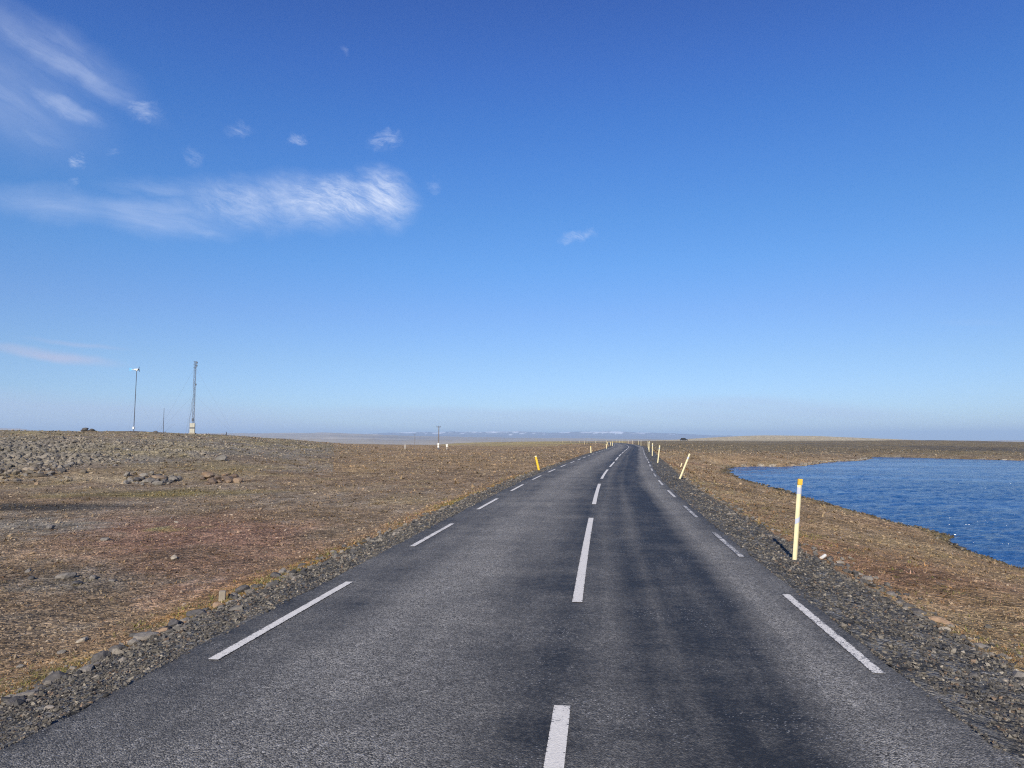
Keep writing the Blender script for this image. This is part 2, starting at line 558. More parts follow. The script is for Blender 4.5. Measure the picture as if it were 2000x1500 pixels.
def ground(x, y, under=0.0):
    """height of the ground; `under` sinks it beneath the road and shoulders"""
    shp = np.shape(x)
    x = np.asarray(x, float).ravel()
    y = np.asarray(y, float).ravel()
    s, d, rz = road_coords(x, y)
    r = np.hypot(x, y)
    T = land(x, y)
    # swell and hummocks, calmer by the road
    off = np.maximum(np.maximum(d - 3.4, -d - 4.2), 0)
    am = sstep(0.3, 6, off)
    n = 0.16 * fbm(x / 9, y / 9, 3, 3) + 0.07 * fbm(x / 2.3, y / 2.3, 3, 5) + 0.030 * fbm(x / 0.55, y / 0.55, 2, 8) * (r < 90)
    n += 0.28 * fbm(x / 38, y / 38, 3, 21) * sstep(40, 160, r) + (0.9 * fbm(x / 160, y / 160, 3, 23)) * sstep(450, 900, r)
    hillside = sstep(0.0, 1.0, T) * (x < -5) * (r < 140)
    n += hillside * (0.22 * fbm(x / 5, y / 5, 3, 31) + 0.10 * fbm(x / 1.4, y / 1.4, 2, 33))
    T = T + n * (0.35 + 0.65 * sstep(8, 30, off))
    # the low mound inside the far bend
    T = T + 0.82 * np.exp(-(((x - 20.0) / 8.5) ** 2 + ((y - 205) / 30.0) ** 2) ** 1.5)
    # a small heap on the skyline at the left
    T = T + 0.45 * np.exp(-(((x + 69.6) / 0.9) ** 2 + ((y - 118) / 2.5) ** 2))
    # lake bowl
    sd = shore_sd(x, y)
    bank = LAKE_Z + np.where(sd > 0, 0.02 + 0.165 * sd + 0.05 * sstep(0, 0.4, sd), 0.25 * np.maximum(sd, -4))
    near = (x > 0) & (r < 320)
    k = 0.18
    h = np.clip(0.5 + 0.5 * (T - bank) / k, 0, 1)
    Tb = T * (1 - h) + bank * h - k * h * (1 - h)
    w_lake = np.where(near, 1 - sstep(9, 30, sd), 0)
    low = np.minimum(Tb, T)
    T = np.where(near, T * (1 - w_lake) + np.where(sd < 9, low, np.minimum(T, low + 0)) * w_lake, T)
    # the road's own cross-section
    e_r, e_l = np.maximum(d - ASPH_R, 0), np.maximum(ASPH_L - d, 0)
    prof = rz - 0.04 * (np.minimum(e_r / 0.1, 1) + np.minimum(e_l / 0.1, 1)) - 0.10 * np.minimum(e_r, 1.3) - 0.14 * np.minimum(e_l, 1.1)
    prof = prof - 0.20 * np.maximum(e_r - 1.3, 0) - 0.12 * np.maximum(e_l - 1.1, 0)
    w = np.where(d > 0, sstep(3.5, 6.3, d), sstep(4.3, 7.5, -d))
    z = prof * (1 - w) + T * w
    if under > 0:
        core = np.clip(np.minimum(d - (SHO_L + 0.15), (SHO_R - 0.15) - d) / 0.25, 0, 1)
        z = z - under * core
    return z.reshape(shp)


# ------------------------------------------------------------------ colours of the ground
C_BROWN = np.array((.285, .200, .125))
C_RED = np.array((.275, .155, .108))
C_OLIVE = np.array((.220, .175, .070))
C_GREY = np.array((.245, .215, .175))
C_TAN = np.array((.390, .305, .200))
C_RUST = np.array((.360, .190, .075))
C_MOSS = np.array((.210, .180, .045))
C_DARK = np.array((.055, .050, .045))


def lerp(a, b, t):
    return a + (b - a) * np.asarray(t)[..., None]


def blob(t, ly, t0, y0, rt, ry):
    return np.exp(-((t - t0) / rt) ** 2 - ((ly - math.log(y0)) / ry) ** 2)


def ground_tint(x, y):
    x = np.asarray(x, float).ravel()
    y = np.asarray(y, float).ravel()
    s, d, rz = road_coords(x, y)
    r = np.hypot(x, y)
    ys = np.maximum(y, 0.5)
    t = np.where(y > 0.5, x / ys, np.sign(x) * 3)
    ly = np.log(ys)
    c = np.tile(C_BROWN, (len(x), 1))
    n1, n2, n3 = fbm(x / 7, y / 7, 3, 51), fbm(x / 2.2, y / 2.2, 3, 52), fbm(x / 0.6, y / 0.6, 2, 53)
    big = fbm(x / 30, y / 30, 3, 54)
    c = lerp(c, C_GREY, np.clip(0.30 + 0.9 * n1 + 0.4 * n3, 0, 1) * 0.7)
    c = lerp(c, C_OLIVE, np.clip(-0.10 + 1.0 * n2 + 0.9 * big, 0, 1) * 0.7)
    left = sstep(-1.0, -6.0, d)
    red = np.clip(1.25 * blob(t, ly, -.42, 14, .24, .42) + 0.9 * blob(t, ly, -.46, 20, .16, .22) + 0.7 * n2 - 0.35 + 0.3 * n1, 0, 1) * left
    c = lerp(c, C_RED, 0.85 * red)
    hill = sstep(-0.25, .45, land(x, y)) * (x < -4) * sstep(200, 120, r)
    c = lerp(c, C_GREY * 0.98, np.clip(hill * (0.75 + 0.7 * n1), 0, 1))
    c = lerp(c, C_OLIVE * 1.15, np.clip(hill * (0.5 * sstep(75, 110, r) + 0.8 * n2 + .6 * n1 - 0.1), 0, 1) * 0.8)
    c = lerp(c, C_OLIVE * 0.95, np.clip(1.3 * blob(t, ly, -.50, 32, .16, .07) + 0.5 * n2 - .15, 0, 1) * left)
    c = lerp(c, C_MOSS, np.clip(1.2 * blob(t, ly, -.48, 19.3, .10, .05) + 1.2 * n3 - .9, 0, 1) * left)
    c = lerp(c, C_GREY, np.clip(1.3 * blob(t, ly, -.66, 20.5, .12, .10) + 0.5 * n3 - .2, 0, 1) * left)
    c = lerp(c, C_TAN, np.clip(1.2 * blob(t, ly, -.60, 41, .07, .05) + 0.5 * n2 - .25, 0, 1) * left)
    c = lerp(c, C_DARK, 0.92 * np.clip(1.9 * blob(t, ly, -.68, 26.0, .15, .06) + 0.5 * n2 - .2, 0, 1) * left)
    c = lerp(c, C_GREY * .9, np.clip(1.2 * blob(t, ly, -.60, 12.2, .14, .09) + 0.6 * n3 - .25, 0, 1) * left)
    # plain ahead left of the road, warm brown
    c = lerp(c, np.array((.300, .200, .105)), np.clip(sstep(30, 60, r) * (t > -.25) * (t < .16) * (0.7 + n1), 0, 1) * 0.8 * left)
    # edges of the verge: rust, moss and straw
    eL, eR = -4.5 - d, d - 4.0
    fade = sstep(70, 25, r)
    c = lerp(c, C_RUST, np.clip(np.exp(-(eL / 0.8) ** 2) * (0.65 + 1.0 * n3 + .5 * n2), 0, 1) * (0.35 + .65 * fade) * (d < 0))
    c = lerp(c, C_MOSS, np.clip(np.exp(-(eL / 0.42) ** 2) * (0.25 + 1.6 * n2), 0, 1) * fade * (d < 0))
    # bank between road and lake
    sd = shore_sd(x, y)
    bank = (d > 2.0) * (sd > -1) * (x > 0) * sstep(260, 120, r)
    bk = lerp(np.tile(np.array((.330, .225, .125)), (len(x), 1)), C_TAN * .95, np.clip(.2 + .9 * n3, 0, 1) * .7)
    bk = lerp(bk, C_OLIVE, np.clip(.05 + 1.3 * n2, 0, 1) * .55)
    bk = lerp(bk, np.array((.23, .115, .065)), np.clip(-.05 + 1.3 * n1 + .5 * n3, 0, 1) * .7)
    c = lerp(c, bk, bank * np.clip(1 - sstep(90, 140, y), 0, 1))
    wet = np.clip(sstep(1.1, 0.15, sd), 0, 1) * (x > 0) * (r < 200) * (1 - .8 * sstep(78, 88, y))
    c = lerp(c, C_OLIVE * .55, wet * .8)
    c = lerp(c, np.array((.55, .50, .41)), 0.7 * sstep(.2, .4, sd) * sstep(.95, .6, sd) * (x > 0) * sstep(78, 88, y) * (r < 230) * np.clip(.9 + 1.2 * fbm(x / 9, y / 9, 2, 64), 0, 1))
    # far shore and the plain beyond the lake
    fr = sstep(95, 160, y) * (t > .17)
    c = lerp(c, np.array((.165, .130, .070)), fr * .8)
    c = lerp(c, C_DARK * 1.6, np.clip(fr * (2.2 * fbm(x / 26, y / 75, 4, 61) - .25), 0, 1) * .8)
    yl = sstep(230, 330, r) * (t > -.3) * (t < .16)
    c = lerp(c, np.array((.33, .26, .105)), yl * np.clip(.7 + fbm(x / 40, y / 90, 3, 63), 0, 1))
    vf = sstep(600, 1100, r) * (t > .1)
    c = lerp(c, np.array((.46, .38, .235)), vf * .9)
    # under the shoulders
    g = sstep(-0.1, 0.25, np.minimum(d - SHO_L, SHO_R - d))
    c = lerp(c, np.array((.085, .085, .083)), g)
    c = c * (1 + .30 * n2 + .22 * n3 + .15 * n1)[:, None]
    return np.clip(c * np.array((.95, .95, .91)), .01, .9)


# ------------------------------------------------------------------ materials


def new_mat(name):
    m = bpy.data.materials.new(name)
    m.use_nodes = True
    m.node_tree.nodes.clear()
    t = NT(m.node_tree)
    b = t.node('ShaderNodeBsdfPrincipled')
    o = t.node('ShaderNodeOutputMaterial')
    m.node_tree.links.new(b.outputs[0], o.inputs[0])
    return m, t, b


def world_pos(t):
    return t.node('ShaderNodeNewGeometry').outputs['Position']


def attr(t, name):
    n = t.node('ShaderNodeAttribute')
    n.attribute_name = name
    return n.outputs['Color']


def bump(t, b, height, strength, dist):
    n = t.node('ShaderNodeBump')
    n.inputs['Strength'].default_value = strength
    n.inputs['Distance'].default_value = dist
    t.put(n.inputs['Height'], height)
    t.put(b.inputs['Normal'], n.outputs[0])


def mat_ground():
    m, t, b = new_mat('tundra soil')
    p = world_pos(t)
    c = attr(t, 'tint')
    vc = t.voro(p, 22.0, out='Color')
    vc2 = t.voro(p, 6.0, out='Color')
    sepc = t.node('ShaderNodeSeparateColor')
    t.put(sepc.inputs[0], vc)
    sepc2 = t.node('ShaderNodeSeparateColor')
    t.put(sepc2.inputs[0], vc2)
    g = t.maprange(sepc.outputs[0], 0, 1, 0.45, 1.7, 'LINEAR')
    g2 = t.maprange(sepc2.outputs[1], 0, 1, 0.65, 1.4, 'LINEAR')
    n = t.noise(p, 3.2, 6, 0.75)
    g3 = t.maprange(n, 0.25, 0.75, 0.45, 1.55, 'LINEAR')
    n4 = t.noise(p, 0.45, 5, 0.7)
    g4 = t.maprange(n4, 0.3, 0.7, 0.7, 1.3, 'LINEAR')
    k = t.math('MULTIPLY', t.math('MULTIPLY', g, g2), t.math('MULTIPLY', g3, g4))
    col = t.vec('SCALE', c, scale=k)
    # pale pebbles
    peb = t.maprange(sepc.outputs[1], 0.95, 0.97)
    col = t.mixc(t.math('MULTIPLY', peb, 0.5), col, (.34, .29, .22, 1))
    t.put(b.inputs['Base Color'], col)
    b.inputs['Roughness'].default_value = 0.95
    b.inputs['Specular IOR Level'].default_value = 0.15
    h = t.math('ADD', t.math('MULTIPLY', t.voro(p, 22.0), -0.5), t.math('MULTIPLY', t.noise(p, 7.0, 5, 0.7), 1.6))
    bump(t, b, h, 1.0, 0.10)
    return m


def mat_tinted(name, rough=0.9, amt=0.35, scale=30.0, bumpd=0.01):
    m, t, b = new_mat(name)
    p = world_pos(t)
    n = t.noise(p, scale, 5, 0.7)
    col = t.vec('SCALE', attr(t, 'tint'), scale=t.maprange(n, 0.25, 0.75, 1 - amt, 1 + amt, 'LINEAR'))
    t.put(b.inputs['Base Color'], col)
    b.inputs['Roughness'].default_value = rough
    b.inputs['Specular IOR Level'].default_value = 0.2
    if bumpd:
        bump(t, b, n, 0.8, bumpd)
    return m


def mat_asphalt():
    m, t, b = new_mat('worn chip seal asphalt')
    uvn = t.node('ShaderNodeUVMap')
    uvn.uv_map = 'UVMap'
    sp = t.node('ShaderNodeSeparateXYZ')
    t.put(sp.inputs[0], uvn.outputs[0])
    d, s = sp.outputs[0], sp.outputs[1]
    p = world_pos(t)
    # streaky wander of the wheel tracks
    cmb = t.node('ShaderNodeCombineXYZ')
    t.put(cmb.inputs[0], t.math('MULTIPLY', d, 1.6))
    t.put(cmb.inputs[1], t.math('MULTIPLY', s, 0.16))
    streak = t.noise(cmb.outputs[0], 1.0, 5, 0.62)
    cmb2 = t.node('ShaderNodeCombineXYZ')
    t.put(cmb2.inputs[0], t.math('MULTIPLY', d, 0.55))
    t.put(cmb2.inputs[1], t.math('MULTIPLY', s, 0.9))
    cross = t.noise(cmb2.outputs[0], 1.0, 5, 0.7)
    dw = t.math('ADD', d, t.math('MULTIPLY', t.math('SUBTRACT', t.noise(cmb.outputs[0], 0.5, 3, 0.5), 0.5), 0.5))
    u = t.maprange(dw, -3.5, 2.9, 0, 1, 'LINEAR')

    def pos(v):
        return (v + 3.5) / 6.4
    # worn (pale, stony) against bled (dark, smooth) binder across the width
    band = t.ramp(u, [(pos(-3.5), .30), (pos(-3.1), .42), (pos(-2.5), .50), (pos(-1.75), .82), (pos(-1.2), .70), (pos(-.55), .42), (pos(-.1), .20), (pos(.35), .44),
                      (pos(.66), .16), (pos(.88), .34), (pos(1.04), .10), (pos(1.62), .12), (pos(2.02), .78), (pos(2.4), .62), (pos(2.75), .30)])
    wear = t.math('ADD', band, t.math('MULTIPLY', t.math('SUBTRACT', streak, 0.5), 0.9))
    wear = t.math('ADD', wear, t.math('MULTIPLY', t.math('SUBTRACT', cross, 0.5), 0.9), clamp=True)
    fine = t.math('ADD', t.math('MULTIPLY', t.noise(p, 26.0, 3, 0.7), 0.6), t.math('MULTIPLY', t.noise(p, 6.5, 4, 0.7), 0.4))
    wear = t.maprange(t.math('ADD', wear, t.math('MULTIPLY', t.math('SUBTRACT', fine, 0.5), 1.1)), 0.02, 0.92, 0.0, 1.0, 'LINEAR')
    # chippings
    vc = t.node('ShaderNodeSeparateColor')
    t.put(vc.inputs[0], t.voro(p, 100.0, out='Color'))
    vd = t.voro(p, 100.0)
    vc2 = t.node('ShaderNodeSeparateColor')
    t.put(vc2.inputs[0], t.voro(p, 38.0, out='Color'))
    grain = t.math('MULTIPLY', t.maprange(vc.outputs[0], 0, 1, 0.10, 2.1, 'LINEAR'), t.maprange(vc2.outputs[0], 0, 1, .75, 1.25, 'LINEAR'))
    pale = t.mixc(wear, (.024, .0235, .023, 1), (.190, .182, .166, 1))
    shown = t.math('MULTIPLY_ADD', wear, 0.75, 0.25)
    gmix = t.math('MULTIPLY_ADD', t.math('SUBTRACT', grain, 1.0), shown, 1.0)
    col = t.vec('SCALE', pale, scale=gmix)
    # scattered bright chips in the dark bands
    chip = t.maprange(vc.outputs[1], 0.955, 0.975)
    chipmask = t.math('MULTIPLY', chip, t.maprange(t.noise(p, 1.1, 3, 0.6), 0.45, 0.62))
    col = t.mixc(t.math('MULTIPLY', chipmask, 0.75), col, (.34, .34, .34, 1))
    # crumbs of old paint left along the centre line
    crumb = t.math('MULTIPLY', t.maprange(t.noise(p, 34.0, 4, 0.75), 0.60, 0.66), t.maprange(t.math('ABSOLUTE', t.math('SUBTRACT', d, 0.02)), 0.075, 0.02))
    crumb = t.math('MULTIPLY', crumb, t.maprange(t.noise(p, 1.7, 2, 0.5), 0.46, 0.56))
    col = t.mixc(t.math('MULTIPLY', crumb, 0.85), col, (.50, .49, .46, 1))
    t.put(b.inputs['Base Color'], col)
    b.inputs['Roughness'].default_value = 0.85
    t.put(b.inputs['Roughness'], t.math('MULTIPLY_ADD', wear, 0.25, 0.62))
    b.inputs['Specular IOR Level'].default_value = 0.25
    bump(t, b, t.math('MULTIPLY', vd, -1.0), 0.9, 0.008)
    return m


def mat_paint():
    m, t, b = new_mat('road paint')
    p = world_pos(t)
    w = attr(t, 'tint')
    n = t.math('ADD', t.math('MULTIPLY', t.noise(p, 30.0, 5, 0.78), .6), t.math('MULTIPLY', t.voro(p, 60.0), .45))
    big = t.noise(p, 5.0, 3, 0.6)
    thr = t.math('ADD', n, t.math('MULTIPLY', t.math('SUBTRACT', big, 0.5), 0.5))
    sw = t.node('ShaderNodeSeparateColor')
    t.put(sw.inputs[0], w)
    wear = t.math('ADD', sw.outputs[0], t.math('MULTIPLY', t.math('POWER', sw.outputs[1], 5.0), .20))
    lost = t.math('SUBTRACT', t.math('ADD', wear, 0.0), thr)
    fac = t.maprange(lost, -0.04, 0.04)
    clean = t.vec('SCALE', (.66, .63, .57), scale=t.maprange(n, 0.3, 0.7, .88, 1.06, 'LINEAR'))
    col = t.mixc(fac, clean, (.085, .085, .088, 1))
    t.put(b.inputs['Base Color'], col)
    b.inputs['Roughness'].default_value = 0.7
    bump(t, b, t.voro(p, 95.0), 0.5, 0.004)
    return m


def mat_water():
    m, t, b = new_mat('lake water')
    p = world_pos(t)
    mp = t.mapping(p, rot=(0, 0, math.radians(28)), scale=(1, 1, 1), kind='POINT')
    st = t.mapping(mp, scale=(0.6, 1.7, 1.0), kind='POINT')
    h = t.math('ADD', t.math('MULTIPLY', t.noise(st, 1.5, 3, 0.6, 0.6), 1.0), t.math('MULTIPLY', t.noise(st, 5.0, 3, 0.55, 0.5), 0.30))
    wind = t.maprange(t.noise(t.mapping(mp, scale=(.035, .11, 1), kind='POINT'), 1.0, 4, 0.6), 0.35, 0.68, 0.22, 1.35)
    h = t.math('MULTIPLY', h, wind)
    b.inputs['Base Color'].default_value = (.012, .068, .205, 1)
    b.inputs['Roughness'].default_value = 0.11
    b.inputs['IOR'].default_value = 1.33
    bump(t, b, h, 1.0, 0.42)
    return m


def mat_plain(name, rgb, rough=0.6, metal=0.0, var=0.12, scale=9.0, spec=0.4):
    m, t, b = new_mat(name)
    tcn = t.node('ShaderNodeTexCoord')
    n = t.noise(tcn.outputs['Object'], scale, 4, 0.65)
    t.put(b.inputs['Base Color'], t.vec('SCALE', rgb, scale=t.maprange(n, 0.25, 0.75, 1 - var, 1 + var, 'LINEAR')))
    b.inputs['Roughness'].default_value = rough
    b.inputs['Metallic'].default_value = metal
    b.inputs['Specular IOR Level'].default_value = spec
    return m


def mat_mountain():
    m, t, b = new_mat('mountain rock and snow')
    t.put(b.inputs['Base Color'], attr(t, 'tint'))
    b.inputs['Roughness'].default_value = 0.95
    b.inputs['Specular IOR Level'].default_value = 0.1
    return m


M_GROUND = mat_ground()
M_ASPHALT = mat_asphalt()
M_PAINT = mat_paint()
M_WATER = mat_water()
M_STONE = mat_tinted('stone', 0.9, 0.40, 45.0, 0.006)
M_ROCK = mat_tinted('rock', 0.92, 0.40, 22.0, 0.02)
M_PLANT = mat_tinted('heath plants', 0.9, 0.2, 60.0, 0.0)
M_MOUNT = mat_mountain()
M_CREAM = mat_plain('cream post plastic', (.62, .55, .33), 0.55, 0, 0.14)
M_YELLOW = mat_plain('yellow post plastic', (.66, .42, .035), 0.5, 0, 0.06)
M_ORANGE = mat_plain('orange post cap', (.66, .39, .045), 0.5, 0, 0.05)
M_SILVER = mat_plain('grey reflective band', (.40, .43, .51), 0.35, 0, 0.05)
M_STEEL = mat_plain('galvanised steel', (.17, .185, .215), 0.5, 0.3)
M_DARKST = mat_plain('dark steel', (.07, .075, .09), 0.5, 0.3)
M_WHITE = mat_plain('white paint', (.60, .59, .55), 0.5)
M_BOX = mat_plain('cream cabinet paint', (.36, .35, .29), 0.55)
M_BLUE = mat_plain('blue tail fin', (.10, .36, .62), 0.45)
M_WOOD = mat_plain('weathered pole wood', (.13, .11, .10), 0.85)
M_CAR = mat_plain('dark car paint', (.020, .021, .026), 0.25, 0.2, 0.03)
M_GLASS = mat_plain('dark window glass', (.012, .013, .016), 0.08, 0, 0.02)
M_TYRE = mat_plain('tyre rubber', (.02, .02, .02), 0.85)
M_RIM = mat_plain('wheel rim', (.25, .25, .26), 0.4, 0.7)
M_LAMP = mat_plain('lamp lens', (.55, .50, .45), 0.2)
M_CONC = mat_plain('pale concrete', (.24, .21, .165), 0.9, 0, 0.25)

# ------------------------------------------------------------------ ground sheet


def polar_sheet(rings, angs, height, wrap=False):
    R, A = np.meshgrid(rings, angs, indexing='ij')
    x, y = R * np.sin(A), R * np.cos(A)
    z = height(x, y)
    n, k = R.shape
    v = np.stack([x, y, z], -1).reshape(-1, 3)
    i = np.arange(n - 1)[:, None] * k + np.arange(k - 1)[None, :]
    f = np.stack([i, i + k, i + k + 1, i + 1], -1).reshape(-1, 4)
    if wrap:
        j = np.arange(n - 1) * k
        f = np.concatenate([f, np.stack([j + k - 1, j + 2 * k - 1, j + k, j], -1)])
    return v, f


front_a = np.linspace(math.radians(-42), math.radians(42), 720)
back_a = np.linspace(math.radians(42), math.radians(318), 130)[1:-1]
angs = np.concatenate([front_a, back_a])
rings = np.exp(np.linspace(math.log(0.6), math.log(1900), 470))
gv, gf = polar_sheet(rings, angs, lambda x, y: ground(x, y, 0.06), wrap=True)
cen = np.array([[0, 0, float(ground(np.array([0.0]), np.array([0.0]), 0.06)[0])]])
k_ = len(angs)
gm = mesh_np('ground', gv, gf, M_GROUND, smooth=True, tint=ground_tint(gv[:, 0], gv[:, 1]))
tag(link('ground', gm), kind='structure')

# ------------------------------------------------------------------ road, shoulders


def road_strip(s_list, d_list, zfun):
    S, D = np.meshgrid(s_list, d_list, indexing='ij')
    x, y, z = road_at(S, D)
    n, k = S.shape
    v = np.stack([x, y, zfun(x, y, z, S, D)], -1).reshape(-1, 3)
    i = np.arange(n - 1)[:, None] * k + np.arange(k - 1)[None, :]
    f = np.stack([i, i + 1, i + k + 1, i + k], -1).reshape(-1, 4)
    return v, f, np.stack([D, S], -1).reshape(-1, 2)


s_road = np.concatenate([np.arange(-14, 30, 0.25), np.arange(30, 120, 1.0), np.arange(120, RS[-1] - 5, 3.0)])
d_road = np.concatenate([[ASPH_L - 0.03, ASPH_L], np.linspace(ASPH_L + .15, ASPH_R - .15, 13), [ASPH_R, ASPH_R + 0.03]])


def road_z(x, y, z, S, D):
    edge = 0.025 * fbm(S * 1.3, D * 0 + np.sign(D) * 5, 3, 71)
    skirt = (D < ASPH_L - .01) | (D > ASPH_R + .01)
    rut = rut_depth(D)
    return z + 0.012 + rut - np.where(skirt, 0.12, 0)


def rut_depth(D):
    return -0.012 * (np.exp(-((D - 1.5) / .35) ** 2) + np.exp(-((D + 2.6) / .35) ** 2) + np.exp(-((D - .6) / .3) ** 2) + np.exp(-((D + .8) / .3) ** 2))


rv, rf, ruv = road_strip(s_road, d_road, road_z)
# ragged asphalt edge
kk = len(d_road)
for col_i, sgn in ((0, -1), (1, -1), (kk - 2, 1), (kk - 1, 1)):
    s_ = s_road
    w_ = 0.06 * fbm(s_ * 1.1, s_ * 0 + 3 * sgn, 3, 73) + 0.03 * fbm(s_ * 5, s_ * 0, 2, 74)
    x_, y_, _ = road_at(s_, d_road[col_i] + w_)
    rv[col_i::kk, 0], rv[col_i::kk, 1] = x_, y_
road_me = mesh_np('road', rv, rf, M_ASPHALT, smooth=False, uv=ruv)
road = tag(link('road', road_me), kind='structure')


def shoulder_bumps(x, y, outer=0.0):
    return 0.012 + 0.02 * fbm(x * 3, y * 3, 3, 81) + 0.05 * fbm(x * .8, y * .8, 2, 85) * outer


def shoulder(side):
    s_l = np.concatenate([np.arange(-14, 40, 0.2), np.arange(40, 150, 0.8), np.arange(150, 500, 3.0)])
    if side < 0:
        dd = np.linspace(SHO_L - 0.25, ASPH_L + 0.12, 11)
    else:
        dd = np.linspace(ASPH_R - 0.12, SHO_R + 0.25, 11)

    def z(x, y, zz, S, D):
        g = ground(x, y)
        outer = sstep(SHO_L + .1, SHO_L - .22, D) if side < 0 else sstep(SHO_R - .1, SHO_R + .22, D)
        inner = (D > ASPH_L + .02) if side < 0 else (D < ASPH_R - .02)
        g = g + shoulder_bumps(x, y, outer)
        return np.where(inner, zz - 0.05, g - 0.10 * outer)
    v, f, uv = road_strip(s_l, dd, z)
    x, y = v[:, 0], v[:, 1]
    c = np.tile(np.array((.088, .088, .086)), (len(v), 1))
    c = lerp(c, (.14, .135, .125), np.clip(.3 + .9 * fbm(x / .5, y / .5, 3, 87), 0, 1) * .8)
    return tag(link('gravel_shoulder', mesh_np('gravel_shoulder', v, f, M_GROUND, True, tint=c)), kind='structure')


shoulder(-1)
shoulder(1)

# painted dashes, each a part of the road


def dash(name, s0, s1, d0, w, wear, label=None):
    ss = np.linspace(s0, s1, max(4, int((s1 - s0) / 0.4)))
    dd = np.array([d0 - w / 2, d0, d0 + w / 2])
    v, f, uv = road_strip(ss, dd, lambda x, y, z, S, D: np.interp(S.ravel(), RS, RZ).reshape(S.shape) + 0.012 + rut_depth(d0) + 0.005)
    o = link(name, mesh_np(name, v, f, M_PAINT, False, tint=np.stack([np.full(len(v), wear), np.abs(uv[:, 0] - d0) / (w / 2), np.zeros(len(v))], -1)), road)
    if label:
        o['label'] = label
    return o


s = 8.47 - 12.2
i = 0
while s < 300:
    dash('centre_line_dash', s, 5.24 if i == 0 else s + 8.75, 0.0, 0.118, (0.30, 0.33, 0.27)[i % 3])
    s += 12.2
    i += 1
s = 5.94 - 12.9
i = 0
while s < 260:
    dash('edge_line_dash', s, s + 3.34, -3.03, 0.10, 0.36 if i % 3 else 0.41)
    s += 6.45
    i += 1
s = 6.25 - 11.4
i = 0
while s < 230:
    wr = 0.43 if i == 2 else (0.55 if i in (3, 4, 7) else 0.48)
    dash('edge_line_dash', s, s + 2.95, 2.50, 0.10, wr, 'worn edge line dash with paint missing' if wr > .5 else None)
    s += 5.7
    i += 1

# ------------------------------------------------------------------ lake


def water_z(x, y):
    r = np.hypot(x, y)
    a, b = x * .88 + y * .47, -x * .47 + y * .88
    h = 0.060 * fbm(a * .40, b * 1.15, 3, 95) + 0.055 * fbm(a * 1.1, b * 2.6, 2, 96) * sstep(110, 40, r)
    return LAKE_Z + h


wa = np.linspace(math.radians(11), math.radians(60), 420)
wr_ = np.exp(np.linspace(math.log(13), math.log(190), 420))
wv, wf = polar_sheet(wr_, wa, water_z)
ok = shore_sd(wv[:, 0], wv[:, 1]) < 1.2
wf = wf[ok[wf].all(axis=1)]
tag(link('lake', mesh_np('lake', wv, wf, M_WATER, True)), kind='structure')

# ------------------------------------------------------------------ far hills and snow mountains


def ridge_sheet(name, r0, r1, layers, base, nr, na, a0, a1, col):
    """layers: (distance, half-depth, [(bearing tangent, height)...], roughness)"""
    ang = np.linspace(math.atan(a0), math.atan(a1), na)
    rr = np.linspace(r0, r1, nr)

    def h(x, y):
        r, t = np.hypot(x, y), x / y
        z = np.full(x.shape, float(base))
        for (D, hd, prof, rg) in layers:
            top = np.interp(t, [q[0] for q in prof], [q[1] for q in prof])
            top = top + rg * fbm(t * 45, r / (hd * .8), 4, int(D) % 97)
            k = np.exp(-(np.abs(r * np.cos(np.arctan(t)) - D) / hd) ** 2)
            z = np.maximum(z, base + (top - base) * k + 0.25 * rg * fbm(x / 120, y / 120, 3, 5))
        return z
    v, f = polar_sheet(rr, ang, h)
    return tag(link(name, mesh_np(name, v, f, M_MOUNT, True, tint=col(v))), kind='structure')


def col_hills(v):
    x, y = v[:, 0], v[:, 1]
    c = np.tile(np.array((.31, .26, .18)), (len(v), 1))
    c = lerp(c, np.array((.44, .37, .26)), np.clip(.35 + 1.0 * fbm(x / 500, y / 160, 4, 41), 0, 1))
    c = lerp(c, np.array((.17, .15, .13)), np.clip(-.1 + 1.2 * fbm(x / 700, y / 120, 4, 43), 0, 1) * .8)
    return c


def col_mount(v):
    x, y, z = v[:, 0], v[:, 1], v[:, 2]
    c = np.tile(np.array((.20, .185, .175)), (len(v), 1))
    sn = 1.9 * fbm(x / 150, y / 300 + z / 11, 4, 45) + (z - 96) / 44
    return lerp(c, np.array((.80, .82, .86)), sstep(.0, .45, sn))


ridge_sheet('far_hills', 1650, 7600, [
    (2100, 320, [(-.8, -30), (-.38, -20), (-.33, -1.0), (-.26, -7.0), (-.20, -12), (-.14, -14.5), (-.08, -12.5), (0, -11), (.10, -5.5), (.17, -3.0), (.25, -8), (.8, -20)], 1.6),
    (3300, 500, [(-.8, -20), (-.42, 0), (-.33, 4), (-.25, 1.5), (-.15, -3), (-.06, -4), (.06, -4), (.14, -4), (.3, -20)], 5),
    (5000, 700, [(-.8, 20), (-.42, 33), (-.36, 31), (-.29, 37), (-.25, 40), (-.22, 33), (-.17, 24), (-.1, 16), (.0, 10), (.12, 4), (.3, -10)], 5),
    (5800, 420, [(-.8, 96), (-.72, 92), (-.69, 84), (-.66, 62), (-.60, 44), (-.45, 46), (-.36, 47), (-.25, 51), (-.2, 41), (-.15, 27), (0, 9), (.3, -10)], 5),
], -45, 110, 420, -.85, .85, col_hills)
ridge_sheet('snow_mountains', 8200, 11800, [
    (9000, 380, [(-.35, -20), (-.22, 30), (-.15, 52), (-.08, 48), (0, 44), (.08, 40), (.16, 34), (.26, 10), (.36, -30)], 8),
    (10300, 480, [(-.36, -30), (-.24, 55), (-.19, 84), (-.15, 97), (-.11, 97), (-.075, 104), (-.03, 108), (.0, 103), (.015, 110), (.05, 90), (.10, 100), (.14, 104), (.19, 94), (.24, 70), (.30, 50), (.42, -20)], 11),
], -60, 70, 460, -.5, .5, col_mount)

